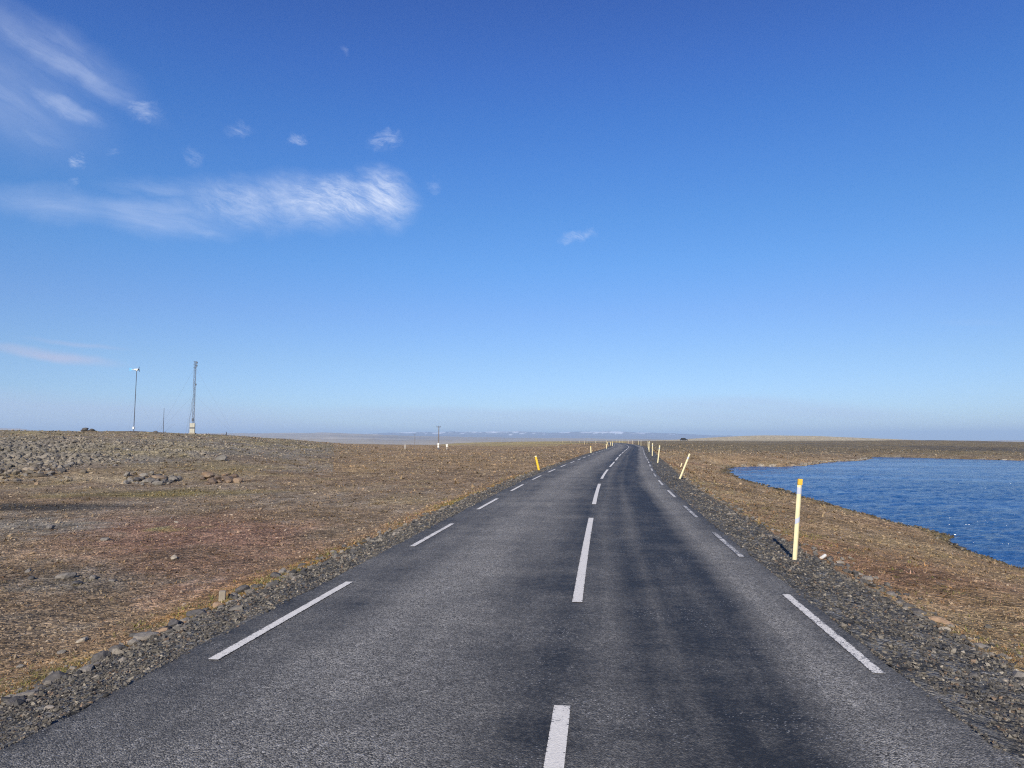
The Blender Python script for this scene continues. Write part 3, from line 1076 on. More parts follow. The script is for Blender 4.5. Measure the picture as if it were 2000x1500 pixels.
# ------------------------------------------------------------------ haze: pale air out to the mountains
M_HAZE = bpy.data.materials.new('pale air')
M_HAZE.use_nodes = True
M_HAZE.node_tree.nodes.clear()
_h = NT(M_HAZE.node_tree)
_pv = _h.node('ShaderNodeVolumePrincipled')
_pv.inputs['Color'].default_value = (.50, .71, 1.0, 1)
_pv.inputs['Density'].default_value = 1.3e-4
_pv.inputs['Anisotropy'].default_value = 0.0
_ho = _h.node('ShaderNodeOutputMaterial')
M_HAZE.node_tree.links.new(_pv.outputs[0], _ho.inputs['Volume'])
bm = bmesh.new()
add_box(bm, -13500, 13500, -2500, 13000, -62, 135)
haze = tag(link('haze', bm_mesh('haze', bm, M_HAZE)), kind='stuff')

# ------------------------------------------------------------------ stones
_g = (1 + 5 ** 0.5) / 2
ICO_V = np.array([(-1, _g, 0), (1, _g, 0), (-1, -_g, 0), (1, -_g, 0), (0, -1, _g), (0, 1, _g), (0, -1, -_g), (0, 1, -_g), (_g, 0, -1), (_g, 0, 1), (-_g, 0, -1), (-_g, 0, 1)], float)
ICO_V /= np.linalg.norm(ICO_V[0])
ICO_F = np.array([(0, 11, 5), (0, 5, 1), (0, 1, 7), (0, 7, 10), (0, 10, 11), (1, 5, 9), (5, 11, 4), (11, 10, 2), (10, 7, 6), (7, 1, 8), (3, 9, 4), (3, 4, 2), (3, 2, 6), (3, 6, 8), (3, 8, 9), (4, 9, 5), (2, 4, 11), (6, 2, 10), (8, 6, 7), (9, 8, 1)])
OCT_V = np.array([(1, 0, 0), (-1, 0, 0), (0, 1, 0), (0, -1, 0), (0, 0, 1), (0, 0, -1)], float)
OCT_F = np.array([(0, 2, 4), (2, 1, 4), (1, 3, 4), (3, 0, 4), (2, 0, 5), (1, 2, 5), (3, 1, 5), (0, 3, 5)])


def rand_rot(n):
    q = RNG.normal(size=(n, 4))
    q /= np.linalg.norm(q, axis=1)[:, None]
    w, x, y, z = q.T
    return np.stack([np.stack([1 - 2 * (y * y + z * z), 2 * (x * y - z * w), 2 * (x * z + y * w)], -1),
                     np.stack([2 * (x * y + z * w), 1 - 2 * (x * x + z * z), 2 * (y * z - x * w)], -1),
                     np.stack([2 * (x * z - y * w), 2 * (y * z + x * w), 1 - 2 * (x * x + y * y)], -1)], 1)


def stones(pos, size, tint, base_v, base_f, flat=0.7, jitter=0.35):
    """one mesh of many loose stones: arrays of verts, faces, tints"""
    n = len(pos)
    k = len(base_v)
    rad = 1 + jitter * (RNG.random((n, k, 1)) - 0.5) * 2
    sc = np.stack([0.75 + 0.6 * RNG.random(n), 0.6 + 0.5 * RNG.random(n), 0.5 + 0.45 * RNG.random(n)], -1)
    v = base_v[None] * rad * sc[:, None, :] * 0.5
    v = np.einsum('nij,nkj->nki', rand_rot(n), v)
    v[..., 2] *= flat
    v = v * size[:, None, None] + pos[:, None, :]
    f = base_f[None] + (np.arange(n) * k)[:, None, None]
    return v.reshape(-1, 3), f.reshape(-1, 3), np.repeat(tint, k, axis=0)


def scatter_polar(n, r0, r1, near_share, phi=0.71):
    a = RNG.uniform(-phi, phi, n)
    near = RNG.random(n) < near_share
    u = RNG.random(n)
    r = np.where(near, 1 / (1 / r0 + u * (1 / r1 - 1 / r0)), np.exp(math.log(r0) + u * math.log(r1 / r0)))
    return r * np.sin(a), r * np.cos(a), r


def off_road(x, y, margin=0.1):
    s, d, _ = road_coords(x, y)
    return ((d < SHO_L - margin) | (d > SHO_R + margin)) & ~((x > 0) & (np.hypot(x, y) < 220) & (shore_sd(x, y) < 0.1))


GREYS = np.array([(.20, .175, .14), (.15, .132, .11), (.25, .215, .17), (.31, .265, .205), (.10, .09, .08), (.23, .16, .11), (.40, .345, .27)])

# loose stones all over the heath, smaller than one would count
x, y, r = scatter_polar(64000, 4.5, 230, 0.62)
hill_w = sstep(0.0, 1.0, land(x, y)) * (x < -4) * (r < 130)
ok = off_road(x, y) & (RNG.random(len(x)) < 0.62 + 0.38 * hill_w)
x, y, r, hill_w = x[ok], y[ok], r[ok], hill_w[ok]
clump = fbm(x / 3, y / 3, 3, 201)
ok = RNG.random(len(x)) < np.clip(0.65 + 1.1 * clump + hill_w, .12, 1)
x, y, r, hill_w = x[ok], y[ok], r[ok], hill_w[ok]
px = np.exp(RNG.normal(1.02, 0.36, len(x)))
size = np.clip(px * r / 1390, 0.022, 0.32)
z = ground(x, y)
tint = GREYS[RNG.choice(len(GREYS), len(x), p=[.22, .20, .16, .07, .16, .16, .03])] * (0.75 + 0.5 * RNG.random((len(x), 1)))
tint = lerp(tint, ground_tint(x, y) * 1.1, 0.45 * RNG.random(len(x)) * (1 - .5 * hill_w) + .30)
v, f, c = stones(np.stack([x, y, z + size * 0.12], -1), size, tint, ICO_V, ICO_F, 0.75)
tag(link('scattered_stones', mesh_np('scattered_stones', v, f, M_STONE, False, tint=c)), kind='stuff')

# scree of the old quarry face at the left: thousands of stones, the largest built one by one further down
n = 24000
t_ = -.78 + .56 * RNG.random(n) ** 1.35
yy = 38 + 40 * RNG.random(n) ** 1.1
front = 41 + np.clip(t_ + .72, 0, 1) * 55
den = np.clip(.95 * sstep(-.36, -.70, t_) + .10 * sstep(-.26, -.44, t_) + .8 * sstep(-.24, -.42, t_) * fbm(t_ * 24, yy / 7, 3, 221), .03, 1) * np.clip(1.2 - np.abs(yy - 54) / 26, .04, 1) * (.08 + .92 * sstep(front - 3, front + 3, yy))
ok = RNG.random(n) < den
x, y = (t_ * yy)[ok], yy[ok]
z = ground(x, y)
size = np.clip(np.exp(RNG.normal(-2.05, .48, len(x))) * (1 + .7 * sstep(-.55, -.72, x / y)), .05, .55)
tint = np.array([(.165, .15, .13), (.13, .12, .105), (.095, .09, .082), (.21, .185, .15), (.065, .062, .058)])[RNG.integers(0, 5, len(x))] * (.7 + .55 * RNG.random((len(x), 1)))
tint = lerp(tint, ground_tint(x, y), .25 + .35 * sstep(-.66, -.45, x / y))
v, f, c = stones(np.stack([x, y, z + size * .16], -1), size, tint, ICO_V, ICO_F, 0.8)
tag(link('scree_stones', mesh_np('scree_stones', v, f, M_STONE, False, tint=c)), kind='stuff')

# gravel of the shoulders
n = 42000
u = RNG.random(n)
s_ = 1 / (1 / 2.6 + u * (1 / 70 - 1 / 2.6)) * 1.0
left = RNG.random(n) < 0.5
a_ = RNG.beta(1.15, 1.0, n)
d_ = np.where(left, ASPH_L + 0.02 - a_ * 1.05, ASPH_R - 0.02 + a_ * 1.32)
gx, gy, _ = road_at(s_, d_)
px = np.exp(RNG.normal(1.35, 0.42, n)) * (1 + .25 * sstep(10, 4, s_))
size = np.clip(px * s_ / 1390, 0.010, 0.055) * np.where(RNG.random(n) < .04, 1.7, 1.0)
gz = ground(gx, gy) + shoulder_bumps(gx, gy)
tint = GREYS[RNG.choice(len(GREYS), n, p=[.2, .27, .12, .05, .27, .06, .03])] * np.array((.80, .83, .86)) * (0.45 + 0.6 * RNG.random((n, 1)))
v, f, c = stones(np.stack([gx, gy, gz + size * .12], -1), size, tint, OCT_V, OCT_F, 0.8, 0.3)
tag(link('shoulder_gravel', mesh_np('shoulder_gravel', v, f, M_STONE, False, tint=c)), kind='stuff')

# coarser lumps graded out to the outer edges of the shoulders
n = 3000
u = RNG.random(n)
s_ = 1 / (1 / 3.0 + u * (1 / 60 - 1 / 3.0))
left = RNG.random(n) < 0.6
d_ = np.where(left, SHO_L + .12 + .17 * RNG.normal(size=n), SHO_R + .05 + .32 * RNG.normal(size=n))
gx, gy, _ = road_at(s_, d_)
size = np.clip(np.exp(RNG.normal(2.05, .5, n)) * s_ / 1390, .02, .14)
tint = np.array([(.085, .08, .075), (.13, .12, .105), (.06, .058, .056), (.18, .16, .135)])[RNG.integers(0, 4, n)] * (.7 + .6 * RNG.random((n, 1)))
v, f, c = stones(np.stack([gx, gy, ground(gx, gy) + size * .1], -1), size, tint, ICO_V, ICO_F, 0.75, .45)
tag(link('verge_rubble', mesh_np('verge_rubble', v, f, M_STONE, False, tint=c)), kind='stuff')

# wet stones at the water's edge
n = 60000
x, y, r = scatter_polar(n, 17, 150, .5)
x, y = np.abs(x), y
sd_ = shore_sd(x, y)
ok = (sd_ > -.25) & (sd_ < .65) & (RNG.random(n) < np.clip(.55 + fbm(x / 2, y / 2, 3, 231), .1, 1))
x, y, r = x[ok], y[ok], r[ok]
size = np.clip(np.exp(RNG.normal(1.35, .4, len(x))) * r / 1390, .03, .22)
tint = np.array([(.05, .045, .04), (.09, .08, .065), (.035, .033, .03), (.14, .125, .10)])[RNG.integers(0, 4, len(x))] * (.7 + .6 * RNG.random((len(x), 1)))
v, f, c = stones(np.stack([x, y, ground(x, y) + size * .15], -1), size, tint, OCT_V, OCT_F, 0.75, .35)
tag(link('shore_stones', mesh_np('shore_stones', v, f, M_STONE, False, tint=c)), kind='stuff')

# ------------------------------------------------------------------ low heath plants and grass wisps


def tufts(x, y, z, size, tint, blades, spread, up):
    n = len(x)
    ang = RNG.random((n, blades)) * 2 * math.pi
    ln = size[:, None] * (0.5 + 0.8 * RNG.random((n, blades)))
    lean = spread * (0.3 + 0.9 * RNG.random((n, blades)))
    bx = x[:, None] + 0.30 * size[:, None] * RNG.normal(size=(n, blades))
    by = y[:, None] + 0.30 * size[:, None] * RNG.normal(size=(n, blades))
    w = size[:, None] * up * (0.6 + 0.6 * RNG.random((n, blades)))
    px, py = -np.sin(ang), np.cos(ang)
    bz = z[:, None] - 0.1 * size[:, None] + 0 * bx
    p0 = np.stack([bx - px * w, by - py * w, bz], -1)
    p1 = np.stack([bx + px * w, by + py * w, bz], -1)
    p2 = np.stack([bx + np.cos(ang) * ln * lean, by + np.sin(ang) * ln * lean, bz + ln * (0.80 - 0.4 * np.minimum(lean, 1.4))], -1)
    v = np.stack([p0, p1, p2], 2).reshape(-1, 3)
    f = np.arange(len(v)).reshape(-1, 3)
    t = np.repeat(tint, blades * 3, axis=0) * np.repeat(0.75 + 0.5 * RNG.random((n * blades, 1)), 3, axis=0)
    return v, f, t


x, y, r = scatter_polar(62000, 4.2, 260, 0.60)
ok = off_road(x, y, 0.0)
x, y, r = x[ok], y[ok], r[ok]
ok = RNG.random(len(x)) < np.clip(.62 - 1.0 * fbm(x / 3, y / 3, 3, 201), .15, 1)
x, y, r = x[ok], y[ok], r[ok]
z = ground(x, y)
size = np.clip(np.exp(RNG.normal(1.55, 0.35, len(x))) * r / 1390, 0.03, 0.45)
PL = np.array([(.15, .10, .05), (.20, .13, .055), (.12, .10, .04), (.24, .17, .085), (.17, .085, .045), (.09, .075, .03), (.20, .15, .09)])
tint = PL[RNG.integers(0, len(PL), len(x))]
tint = lerp(tint, ground_tint(x, y), 0.30 + 0.35 * RNG.random(len(x)))
v, f, c = tufts(x, y, z, size, tint, 6, 1.7, 0.22)
tag(link('heath_plants', mesh_np('heath_plants', v, f, M_PLANT, False, tint=c)), kind='stuff')

# straw and moss along both verges
n = 9000
u = RNG.random(n)
s_ = 1 / (1 / 3.5 + u * (1 / 60 - 1 / 3.5))
left = RNG.random(n) < 0.62
d_ = np.where(left, SHO_L - .02 - RNG.exponential(.30, n), SHO_R + .1 + RNG.exponential(.8, n))
gx, gy, _ = road_at(s_, d_)
ok = RNG.random(n) < np.clip(.5 + 1.2 * fbm(gx / 1.1, gy / 1.1, 3, 211), .05, 1)
gx, gy, s_ = gx[ok], gy[ok], s_[ok]
gz = ground(gx, gy)
size = np.clip(np.exp(RNG.normal(1.85, 0.35, len(gx))) * s_ / 1390, 0.025, 0.12)
VG = np.array([(.30, .21, .085), (.19, .17, .05), (.30, .165, .07), (.15, .145, .045), (.36, .27, .16), (.34, .20, .14)])
tint = VG[np.clip((vnoise(gx * .9, gy * .9, 213) * 4 + RNG.random(len(gx)) * 2.4).astype(int), 0, 5)]
v, f, c = tufts(gx, gy, gz, size, tint, 7, 1.15, 0.11)
tag(link('verge_grass', mesh_np('verge_grass', v, f, M_PLANT, False, tint=c)), kind='stuff')

# ------------------------------------------------------------------ single rocks


def rock_mesh(seed, sub=2, squash=0.7):
    rg = np.random.default_rng(seed)
    bm = bmesh.new()
    bmesh.ops.create_icosphere(bm, subdivisions=sub, radius=0.5)
    cuts = rg.normal(size=(7, 3))
    cuts /= np.linalg.norm(cuts, axis=1)[:, None]
    lim = rg.uniform(0.24, 0.42, 7)
    sc = (1.0 + .35 * rg.random(), .75 + .3 * rg.random(), squash)
    for v in bm.verts:
        p = np.array(v.co)
        for c_, l_ in zip(cuts, lim):
            h_ = p @ c_
            if h_ > l_:
                p = p - c_ * (h_ - l_)
        p = p * (1 + .06 * rg.normal())
        v.co = (p[0] * sc[0], p[1] * sc[1], p[2] * sc[2])
    me = bpy.data.meshes.new('rock')
    bm.to_mesh(me)
    bm.free()
    return me


ROCK_SHAPES = {}


def rock(name, x, y, size, tint, label, group=None, seed=0, sink=0.12, squash=0.7, rz=None, lift=0.0):
    key = (seed % 14, tuple(np.round(tint, 3)), squash)
    if key not in ROCK_SHAPES:
        me = rock_mesh(seed % 14 + 100, 2, squash)
        c4 = np.ones((len(me.vertices), 4), dtype=np.float32)
        c4[:, :3] = tint
        a = me.color_attributes.new('tint', 'FLOAT_COLOR', 'POINT')
        a.data.foreach_set('color', c4.ravel())
        me.materials.append(M_ROCK)
        ROCK_SHAPES[key] = me
    o = link(name, ROCK_SHAPES[key])
    z = float(ground(np.array([x]), np.array([y]))[0])
    o.location = (x, y, z + size * (0.5 * squash - sink) * 0.75 + lift)
    o.scale = (size, size, size)
    o.rotation_euler = (random.uniform(-.25, .25), random.uniform(-.25, .25), random.uniform(0, 6.28) if rz is None else rz)
    tag(o, label, 'rock', group)
    return o


DARK = (.085, .080, .078)
MID = (.170, .155, .138)
PALE = (.31, .27, .215)
BRN = (.26, .18, .12)
ORD = ['nearest', 'second', 'third', 'fourth', 'fifth', 'sixth', 'seventh', 'eighth', 'ninth', 'tenth', 'eleventh', 'twelfth', 'thirteenth', 'fourteenth', 'fifteenth',
       'sixteenth', 'seventeenth', 'eighteenth', 'nineteenth', 'twentieth', 'twenty-first', 'twenty-second', 'twenty-third', 'twenty-fourth', 'twenty-fifth',
       'twenty-sixth', 'twenty-seventh', 'twenty-eighth', 'farthest']


def chain_label(chain, i, side):
    near = sorted(range(len(chain)), key=lambda k: chain[k][1]).index(i)
    tone = {DARK: 'dark', MID: 'grey', BRN: 'brownish', PALE: 'pale'}[chain[i][3]]
    place = 'left shoulder edge' if side == 'left' else 'right verge'
    return f'{tone} loose rock on the {place}, {ORD[near]} from the camera in the chain'


# chain of lumps turned up along the left edge of the shoulder (x, y, apparent width at the photo's scale)
LEFT_CHAIN = [
    (-3.97, 6.39, 50, DARK, 'large dark angular rock at the left shoulder edge, biggest of the roadside chain'),
    (-3.80, 6.50, 36, MID, 'brownish grey rock leaning against the biggest dark rock on the left shoulder'),
    (-3.87, 6.90, 36, DARK, 'dark lump just beyond the biggest rock of the left roadside chain'),
    (-3.93, 5.92, 38, MID, 'grey rock nearest the camera on the left roadside chain'),
    (-3.92, 7.27, 30, DARK, None), (-3.87, 7.45, 26, MID, None),
    (-3.88, 7.74, 50, MID, 'broad flat grey rock in the middle of the left roadside chain'),
    (-3.79, 7.90, 26, BRN, None), (-3.77, 8.16, 34, DARK, None),
    (-3.77, 8.73, 44, DARK, 'long dark rock on the left shoulder beside the yellow grass'),
    (-3.70, 9.11, 26, BRN, 'small reddish brown rock on the left shoulder before the pale stub'),
    (-3.74, 10.09, 32, DARK, None), (-3.77, 9.83, 26, MID, None), (-3.63, 11.18, 30, DARK, None), (-3.66, 11.6, 20, MID, None),
    (-3.42, 5.45, 24, PALE, 'pale flat stone lying alone on the left gravel shoulder'),
    (-3.52, 12.14, 18, DARK, None), (-3.87, 5.72, 30, DARK, None), (-3.95, 6.15, 22, DARK, None), (-3.92, 7.05, 20, MID, None),
    (-3.80, 8.01, 20, DARK, None), (-3.79, 8.45, 24, MID, None), (-3.76, 8.93, 18, DARK, None), (-3.69, 10.36, 18, DARK, None),
    (-3.44, 12.8, 16, DARK, None), (-3.35, 13.53, 16, MID, None), (-3.30, 14.2, 14, DARK, None), (-3.1, 15.6, 14, DARK, None), (-3.02, 16.4, 12, MID, None),
]
for i, (x, y, w, tn, lab) in enumerate(LEFT_CHAIN):
    rock('rock', x, y, .86 * w * math.hypot(x, y) / 1390, tn, lab or chain_label(LEFT_CHAIN, i, 'left'), 'loose rocks along the left shoulder edge', i * 3 + 1, squash=(.5, .62, .75)[i % 3], sink=.2)
RIGHT_CHAIN = [
    (5.01, 8.51, 48, BRN, 'brownish slab of rock beside the pink flowers on the right verge'),
    (4.97, 8.88, 38, DARK, 'dark rock just beyond the brownish slab on the right verge'),
    (5.06, 9.27, 32, DARK, None), (4.77, 8.0, 32, PALE, 'pale tan rock just nearer than the brownish slab on the right verge'),
    (5.48, 11.23, 34, MID, 'flat grey rock on the right verge closest to the orange-capped post'),
    (5.56, 11.65, 24, MID, None), (5.58, 12.33, 20, DARK, None), (4.77, 7.44, 34, MID, None),
    (4.43, 6.41, 46, MID, 'broad grey rock on the right verge at the frame edge'),
    (4.55, 6.81, 30, DARK, None), (5.22, 10.0, 26, MID, None), (5.10, 9.52, 24, DARK, None), (5.42, 10.67, 18, DARK, None), (4.93, 8.6, 24, DARK, None),
    (4.79, 7.76, 20, DARK, None), (4.52, 7.18, 24, MID, None), (4.17, 6.17, 24, PALE, None), (5.68, 12.93, 16, DARK, None), (4.36, 6.67, 20, DARK, None), (5.36, 10.85, 16, MID, None),
]
for i, (x, y, w, tn, lab) in enumerate(RIGHT_CHAIN):
    rock('rock', x, y, .74 * w * math.hypot(x, y) / 1390, tn, lab or chain_label(RIGHT_CHAIN, i, 'right'), 'loose rocks along the right verge', i * 5 + 2, squash=0.5, sink=0.28)
FIELD = [
    (-6.66, 14.28, 24, PALE, 'grey boulder alone in the red-brown gravel left of the road'),
    (-9.67, 17.12, 18, MID, 'dark flat rock in the red-brown gravel, farther left than the lone grey boulder'),
    (-12.46, 17.94, 12, (.30, .22, .13), 'small tan stone far left in the gravel field'),
    (-9.77, 20.98, 9, PALE, 'small pale stone beside the yellow moss patch'),
    (-12.53, 19.51, 22, MID, 'grey stone in the pale gravel patch at far left'),
    (-7.57, 12.31, 34, MID, 'largest stone in the grey stony patch left of the road'),
    (-7.08, 12.22, 24, MID, None), (-7.08, 11.79, 22, DARK, None), (-8.12, 12.22, 20, DARK, None), (-6.60, 12.0, 16, MID, None),
    (-4.68, 7.6, 20, MID, None), (-4.79, 8.14, 22, PALE, None), (-4.84, 7.2, 18, MID, None), (-9.0, 12.4, 20, DARK, None), (-8.6, 12.9, 18, MID, None),
]
FIELD_LABELS = {6: 'grey stone right beside the largest stone in the grey stony patch', 7: 'dark stone nearest the road in the front of the grey stony patch',
                8: 'dark stone just left of the largest stone in the grey stony patch', 9: 'grey stone at the right end of the grey stony patch',
                10: 'grey stone in the mossy gravel close to the lower left verge', 11: 'pale stone in the gravel close to the lower left verge, beyond its grey neighbour',
                12: 'grey stone at the very front of the lower left gravel', 13: 'dark stone at the left end of the grey stony patch',
                14: 'grey stone at the back left of the grey stony patch'}
for i, (x, y, w, tn, lab) in enumerate(FIELD):
    rock('rock', x, y, .8 * w * math.hypot(x, y) / 1390, tn, lab or FIELD_LABELS[i],
         'single stones in the gravel left of the road', i * 7 + 3, squash=0.55, sink=0.15)


def heap(n, t0, t1, y0, y1, s0, s1, tints, label, group, first=None, dens=None, seed0=0):
    """rubble spread over a patch given by bearing tangents and distances"""
    k = 0
    while k < n:
        t, yy = random.uniform(t0, t1), random.uniform(y0, y1)
        if dens is not None and random.random() > dens(t, yy):
            continue
        sz = s0 + (s1 - s0) * random.random() ** 2
        rock('rock', t * yy, yy, sz, tints[k % len(tints)], first if (first and k == 0) else label, group, seed0 + k, squash=0.7, sink=0.08)
        k += 1


heap(85, -.76, -.60, 38.5, 54, .20, .52, [(.13, .12, .11), (.155, .142, .128), DARK, (.18, .165, .145)], 'grey rock in the rubble heap at the left foot of the hill',
     'rubble heap at the left foot of the hill', None, lambda t, yy: max(0, 1 - abs(yy - 43 - (t + .72) * 40) / 9) * min(1, (-.595 - t) / .06), 10)
heap(45, -.56, -.455, 37.3, 43, .20, .52, [(.21, .19, .16), (.14, .128, .115), (.17, .155, .135), DARK], 'grey rock in the small rubble pile in the middle of the hill foot',
     'small grey rubble pile at the hill foot', None, lambda t, yy: max(0, 1 - ((t + .505) / .055) ** 2 - ((yy - 39.5) / 3.5) ** 2), 40)
heap(28, -.44, -.375, 37.2, 42.5, .25, .70, [(.19, .13, .085), (.15, .105, .075), (.22, .16, .11), (.12, .09, .07)], 'brown boulder in the rust coloured pile right of the grey rubble',
     'rust coloured boulder pile at the hill foot', None, lambda t, yy: max(0, 1 - ((t + .408) / .035) ** 2 - ((yy - 39.5) / 3.2) ** 2), 70)
heap(30, -.70, -.45, 46, 70, .22, .42, [MID, DARK, (.2, .18, .15)], 'grey rock lying on the stony hillside below the masts', 'rocks on the stony hillside', None, None, 90)
rock('rock', -19.6, 39.8, .85, (.22, .165, .115), 'big pale brown boulder topping the grey rubble pile', None, 5, squash=.6)
rock('rock', -22.1, 54.5, .9, (.16, .148, .13), 'large grey slab on the hillside below the lattice mast', None, 9, squash=.6)
rock('rock', -19.7, 39.0, .6, (.16, .145, .125), 'broad grey boulder at the front of the middle rubble pile', None, 11, squash=.6)

# ------------------------------------------------------------------ marker posts


def gz_at(x, y):
    return float(ground(np.array([x]), np.array([y]))[0])


def make_marker(height, width, body_mat, cap_mat=None, bands=()):
    """parts of a flat plastic marker post standing at the origin, broad face to -Y"""
    t = width * 0.55
    parts = []
    bm = bmesh.new()
    # shallow arched section, as these posts are rolled from sheet
    prof = []
    for i in range(9):
        u_ = -1 + i / 4.0
        prof.append((u_ * width / 2, -t * 0.55 * (1 - u_ * u_)))
    prof += [(width / 2 * .86, t * .30), (0, t * .10), (-width / 2 * .86, t * .30)]
    zs = [-0.25, 0.0, height * .5, height * (0.925 if cap_mat else 1.0)]
    rows = [[bm.verts.new((p[0], p[1], zz)) for p in prof] for zz in zs]
    n_ = len(prof)
    for a_, b_ in zip(rows, rows[1:]):
        for i in range(n_):
            j = (i + 1) % n_
            bm.faces.new((a_[i], a_[j], b_[j], b_[i]))
    bm.faces.new(rows[0][::-1])
    bm.faces.new(rows[-1])
    parts.append(('shaft', bm_mesh('shaft', bm, body_mat)))
    if cap_mat:
        bm = bmesh.new()
        w_ = width * .93
        add_box(bm, -w_ / 2, w_ / 2, -t * .62, t * .36, height * .925, height, 0.008)
        parts.append(('cap', bm_mesh('cap', bm, cap_mat)))
    for (z0, z1, skew) in bands:
        bm = bmesh.new()
        lo, hi = [], []
        for i in range(9):
            u_ = -1 + i / 4.0
            yy = -t * 0.55 * (1 - u_ * u_) - 0.0035
            lo.append(bm.verts.new((u_ * width / 2 * 1.01, yy, z0 * height + skew * u_ * width)))
            hi.append(bm.verts.new((u_ * width / 2 * 1.01, yy, z1 * height + skew * u_ * width)))
        for i in range(8):
            bm.faces.new((lo[i], lo[i + 1], hi[i + 1], hi[i]))
        parts.append(('reflector_band', bm_mesh('reflector_band', bm, M_SILVER)))
    return parts


POST_KIT = {
    'tall_capped': make_marker(1.35, .082, M_CREAM, M_ORANGE, [(.815, .895, 0.0), (.46, .525, .35)]),
    'tall': make_marker(1.33, .088, M_CREAM, None, [(.80, .87, 0)]),
    'short_yellow': make_marker(.92, .13, M_YELLOW, M_CREAM),
    'short': make_marker(.86, .13, M_CREAM, M_YELLOW),
}


def place_marker(kit, x, y, lean_deg, label, group, lean_fwd=0.0, turn=0.0, scale=1.0):
    e = empty('marker_post', (x, y, gz_at(x, y)))
    e.rotation_euler = (math.radians(lean_fwd), math.radians(lean_deg), math.radians(turn))
    e.scale = (scale, scale, scale)
    for nm, me in POST_KIT[kit]:
        link(nm, me, e)
    tag(e, label, 'marker post', group)
    return e


GR_R, GR_L = 'marker posts along the right side of the road', 'marker posts along the left side of the road'
place_marker('tall_capped', 4.70, 12.02, 5.0, 'cream marker post with orange cap and grey bands, nearest on the right beside the lake', GR_R, 1.5, 8)
RIGHT_POSTS = [
    (8.11, 34.68, 23.0, 'cream marker post leaning far to the right, next beyond the orange-capped post'),
    (10.93, 53.69, 7.5, 'second cream post beyond the orange-capped one, leaning slightly right'),
    (14.57, 74.28, 2.0, 'upright cream post, third beyond the orange-capped one'),
    (18.26, 95.21, 0.5, 'fourth cream post beyond the orange-capped one on the right'),
    (22.0, 115.2, 8.0, 'fifth cream post beyond the orange-capped one, tilted right'),
    (25.9, 136.0, 0.0, 'sixth cream post beyond the orange-capped one on the right'),
    (31.6, 175.0, 1.0, 'seventh post on the right, thin against the far plain near the crest'),
    (36.4, 206.0, 6.0, 'eighth post on the right, tilted, where the road meets the crest'),
    (40.9, 242.0, 0.0, 'right hand post standing just behind the crest of the road'),
    (44.6, 274.0, 0.0, 'second small post behind the crest on the outside of the bend'),
    (49.4, 320.0, 0.0, 'third small post behind the crest on the outside of the bend'),
    (51.6, 342.0, 0.0, 'fourth small post behind the crest on the outside of the bend'),
    (53.4, 364.0, 1.0, 'fifth small post behind the crest on the outside of the bend'),
    (54.6, 388.0, 0.0, 'farthest small post behind the crest on the outside of the bend'),
]
for (x, y, ln, lab) in RIGHT_POSTS:
    place_marker('tall', x, y, ln, lab, GR_R, 0, random.uniform(-6, 6))
LEFT_POSTS = [
    ('short_yellow', 1.65, 43.85, -13.0, 1.0, 'bright yellow marker post leaning left, nearest on the left of the road'),
    ('short', 9.87, 89.34, -2.0, 1.0, 'cream post beyond the yellow one on the left of the road'),
    ('short', 15.82, 119.4, -4.0, 1.0, 'second cream post beyond the yellow one on the left of the road'),
    ('short', 22.6, 160.5, -4.0, 1.0, 'third cream post beyond the yellow one, where the road bends'),
    ('short', 25.2, 182.0, -8.0, 1.1, 'tilted post fourth beyond the yellow one, inside the bend'),
    ('short', 27.4, 204.0, -8.0, 1.1, 'tilted post fifth beyond the yellow one, inside the bend'),
    ('tall', 18.9, 186.0, -6.0, .75, 'lone cream post leaning on the dark mound inside the bend'),
    ('tall', 41.0, 310.0, 0.0, 1.0, 'small post over the mound, nearest the road crest'),
    ('tall', 45.6, 390.0, 0.0, 1.0, 'small post over the mound, second left from the road crest'),
    ('tall', 45.2, 430.0, 0.0, 1.1, 'small post over the mound, third left from the road crest'),
    ('tall', 43.8, 465.0, 0.0, 1.2, 'small post over the mound, fourth left from the road crest'),
    ('tall', 41.2, 500.0, 0.0, 1.2, 'small post over the mound, fifth left from the road crest'),
    ('tall', 37.6, 530.0, 0.0, 1.3, 'leftmost small post seen over the mound inside the bend'),
]
for (kit, x, y, ln, sc, lab) in LEFT_POSTS:
    place_marker(kit, x, y, ln, lab, GR_L, 0, random.uniform(-6, 6), sc)

# broken stake on the bank, pale stub and white tube by the shoulders
bm = bmesh.new()
add_box(bm, -.035, .035, -.02, .02, -.12, .34, .006)
o = link('broken_stake', bm_mesh('broken_stake', bm, M_CREAM))
o.location = (14.6, 62.0, gz_at(14.6, 62.0))
o.rotation_euler = (0, math.radians(20), 0)
tag(o, 'short broken cream stake leaning on the bank behind the second right hand post', 'stake')
bm = bmesh.new()
add_box(bm, -.042, .042, -.035, .035, -.10, .13, .012)
o = link('stub_post', bm_mesh('stub_post', bm, M_CONC))
o.location = (-3.83, 9.59, gz_at(-3.83, 9.59))
o.rotation_euler = (0.05, 0.04, 0.3)
tag(o, 'pale broken post stub standing up among the rocks of the left shoulder', 'post stub')
bm = bmesh.new()
add_tube(bm, (-.085, 0, 0), (.085, 0, 0), .028, .028, 10)
o = link('white_tube', bm_mesh('white_tube', bm, M_WHITE))
o.location = (5.53, 12.85, gz_at(5.53, 12.85) + .035)
o.rotation_euler = (0, -.18, .75)
tag(o, 'short white tube lying on the right verge beside the orange-capped post', 'tube')

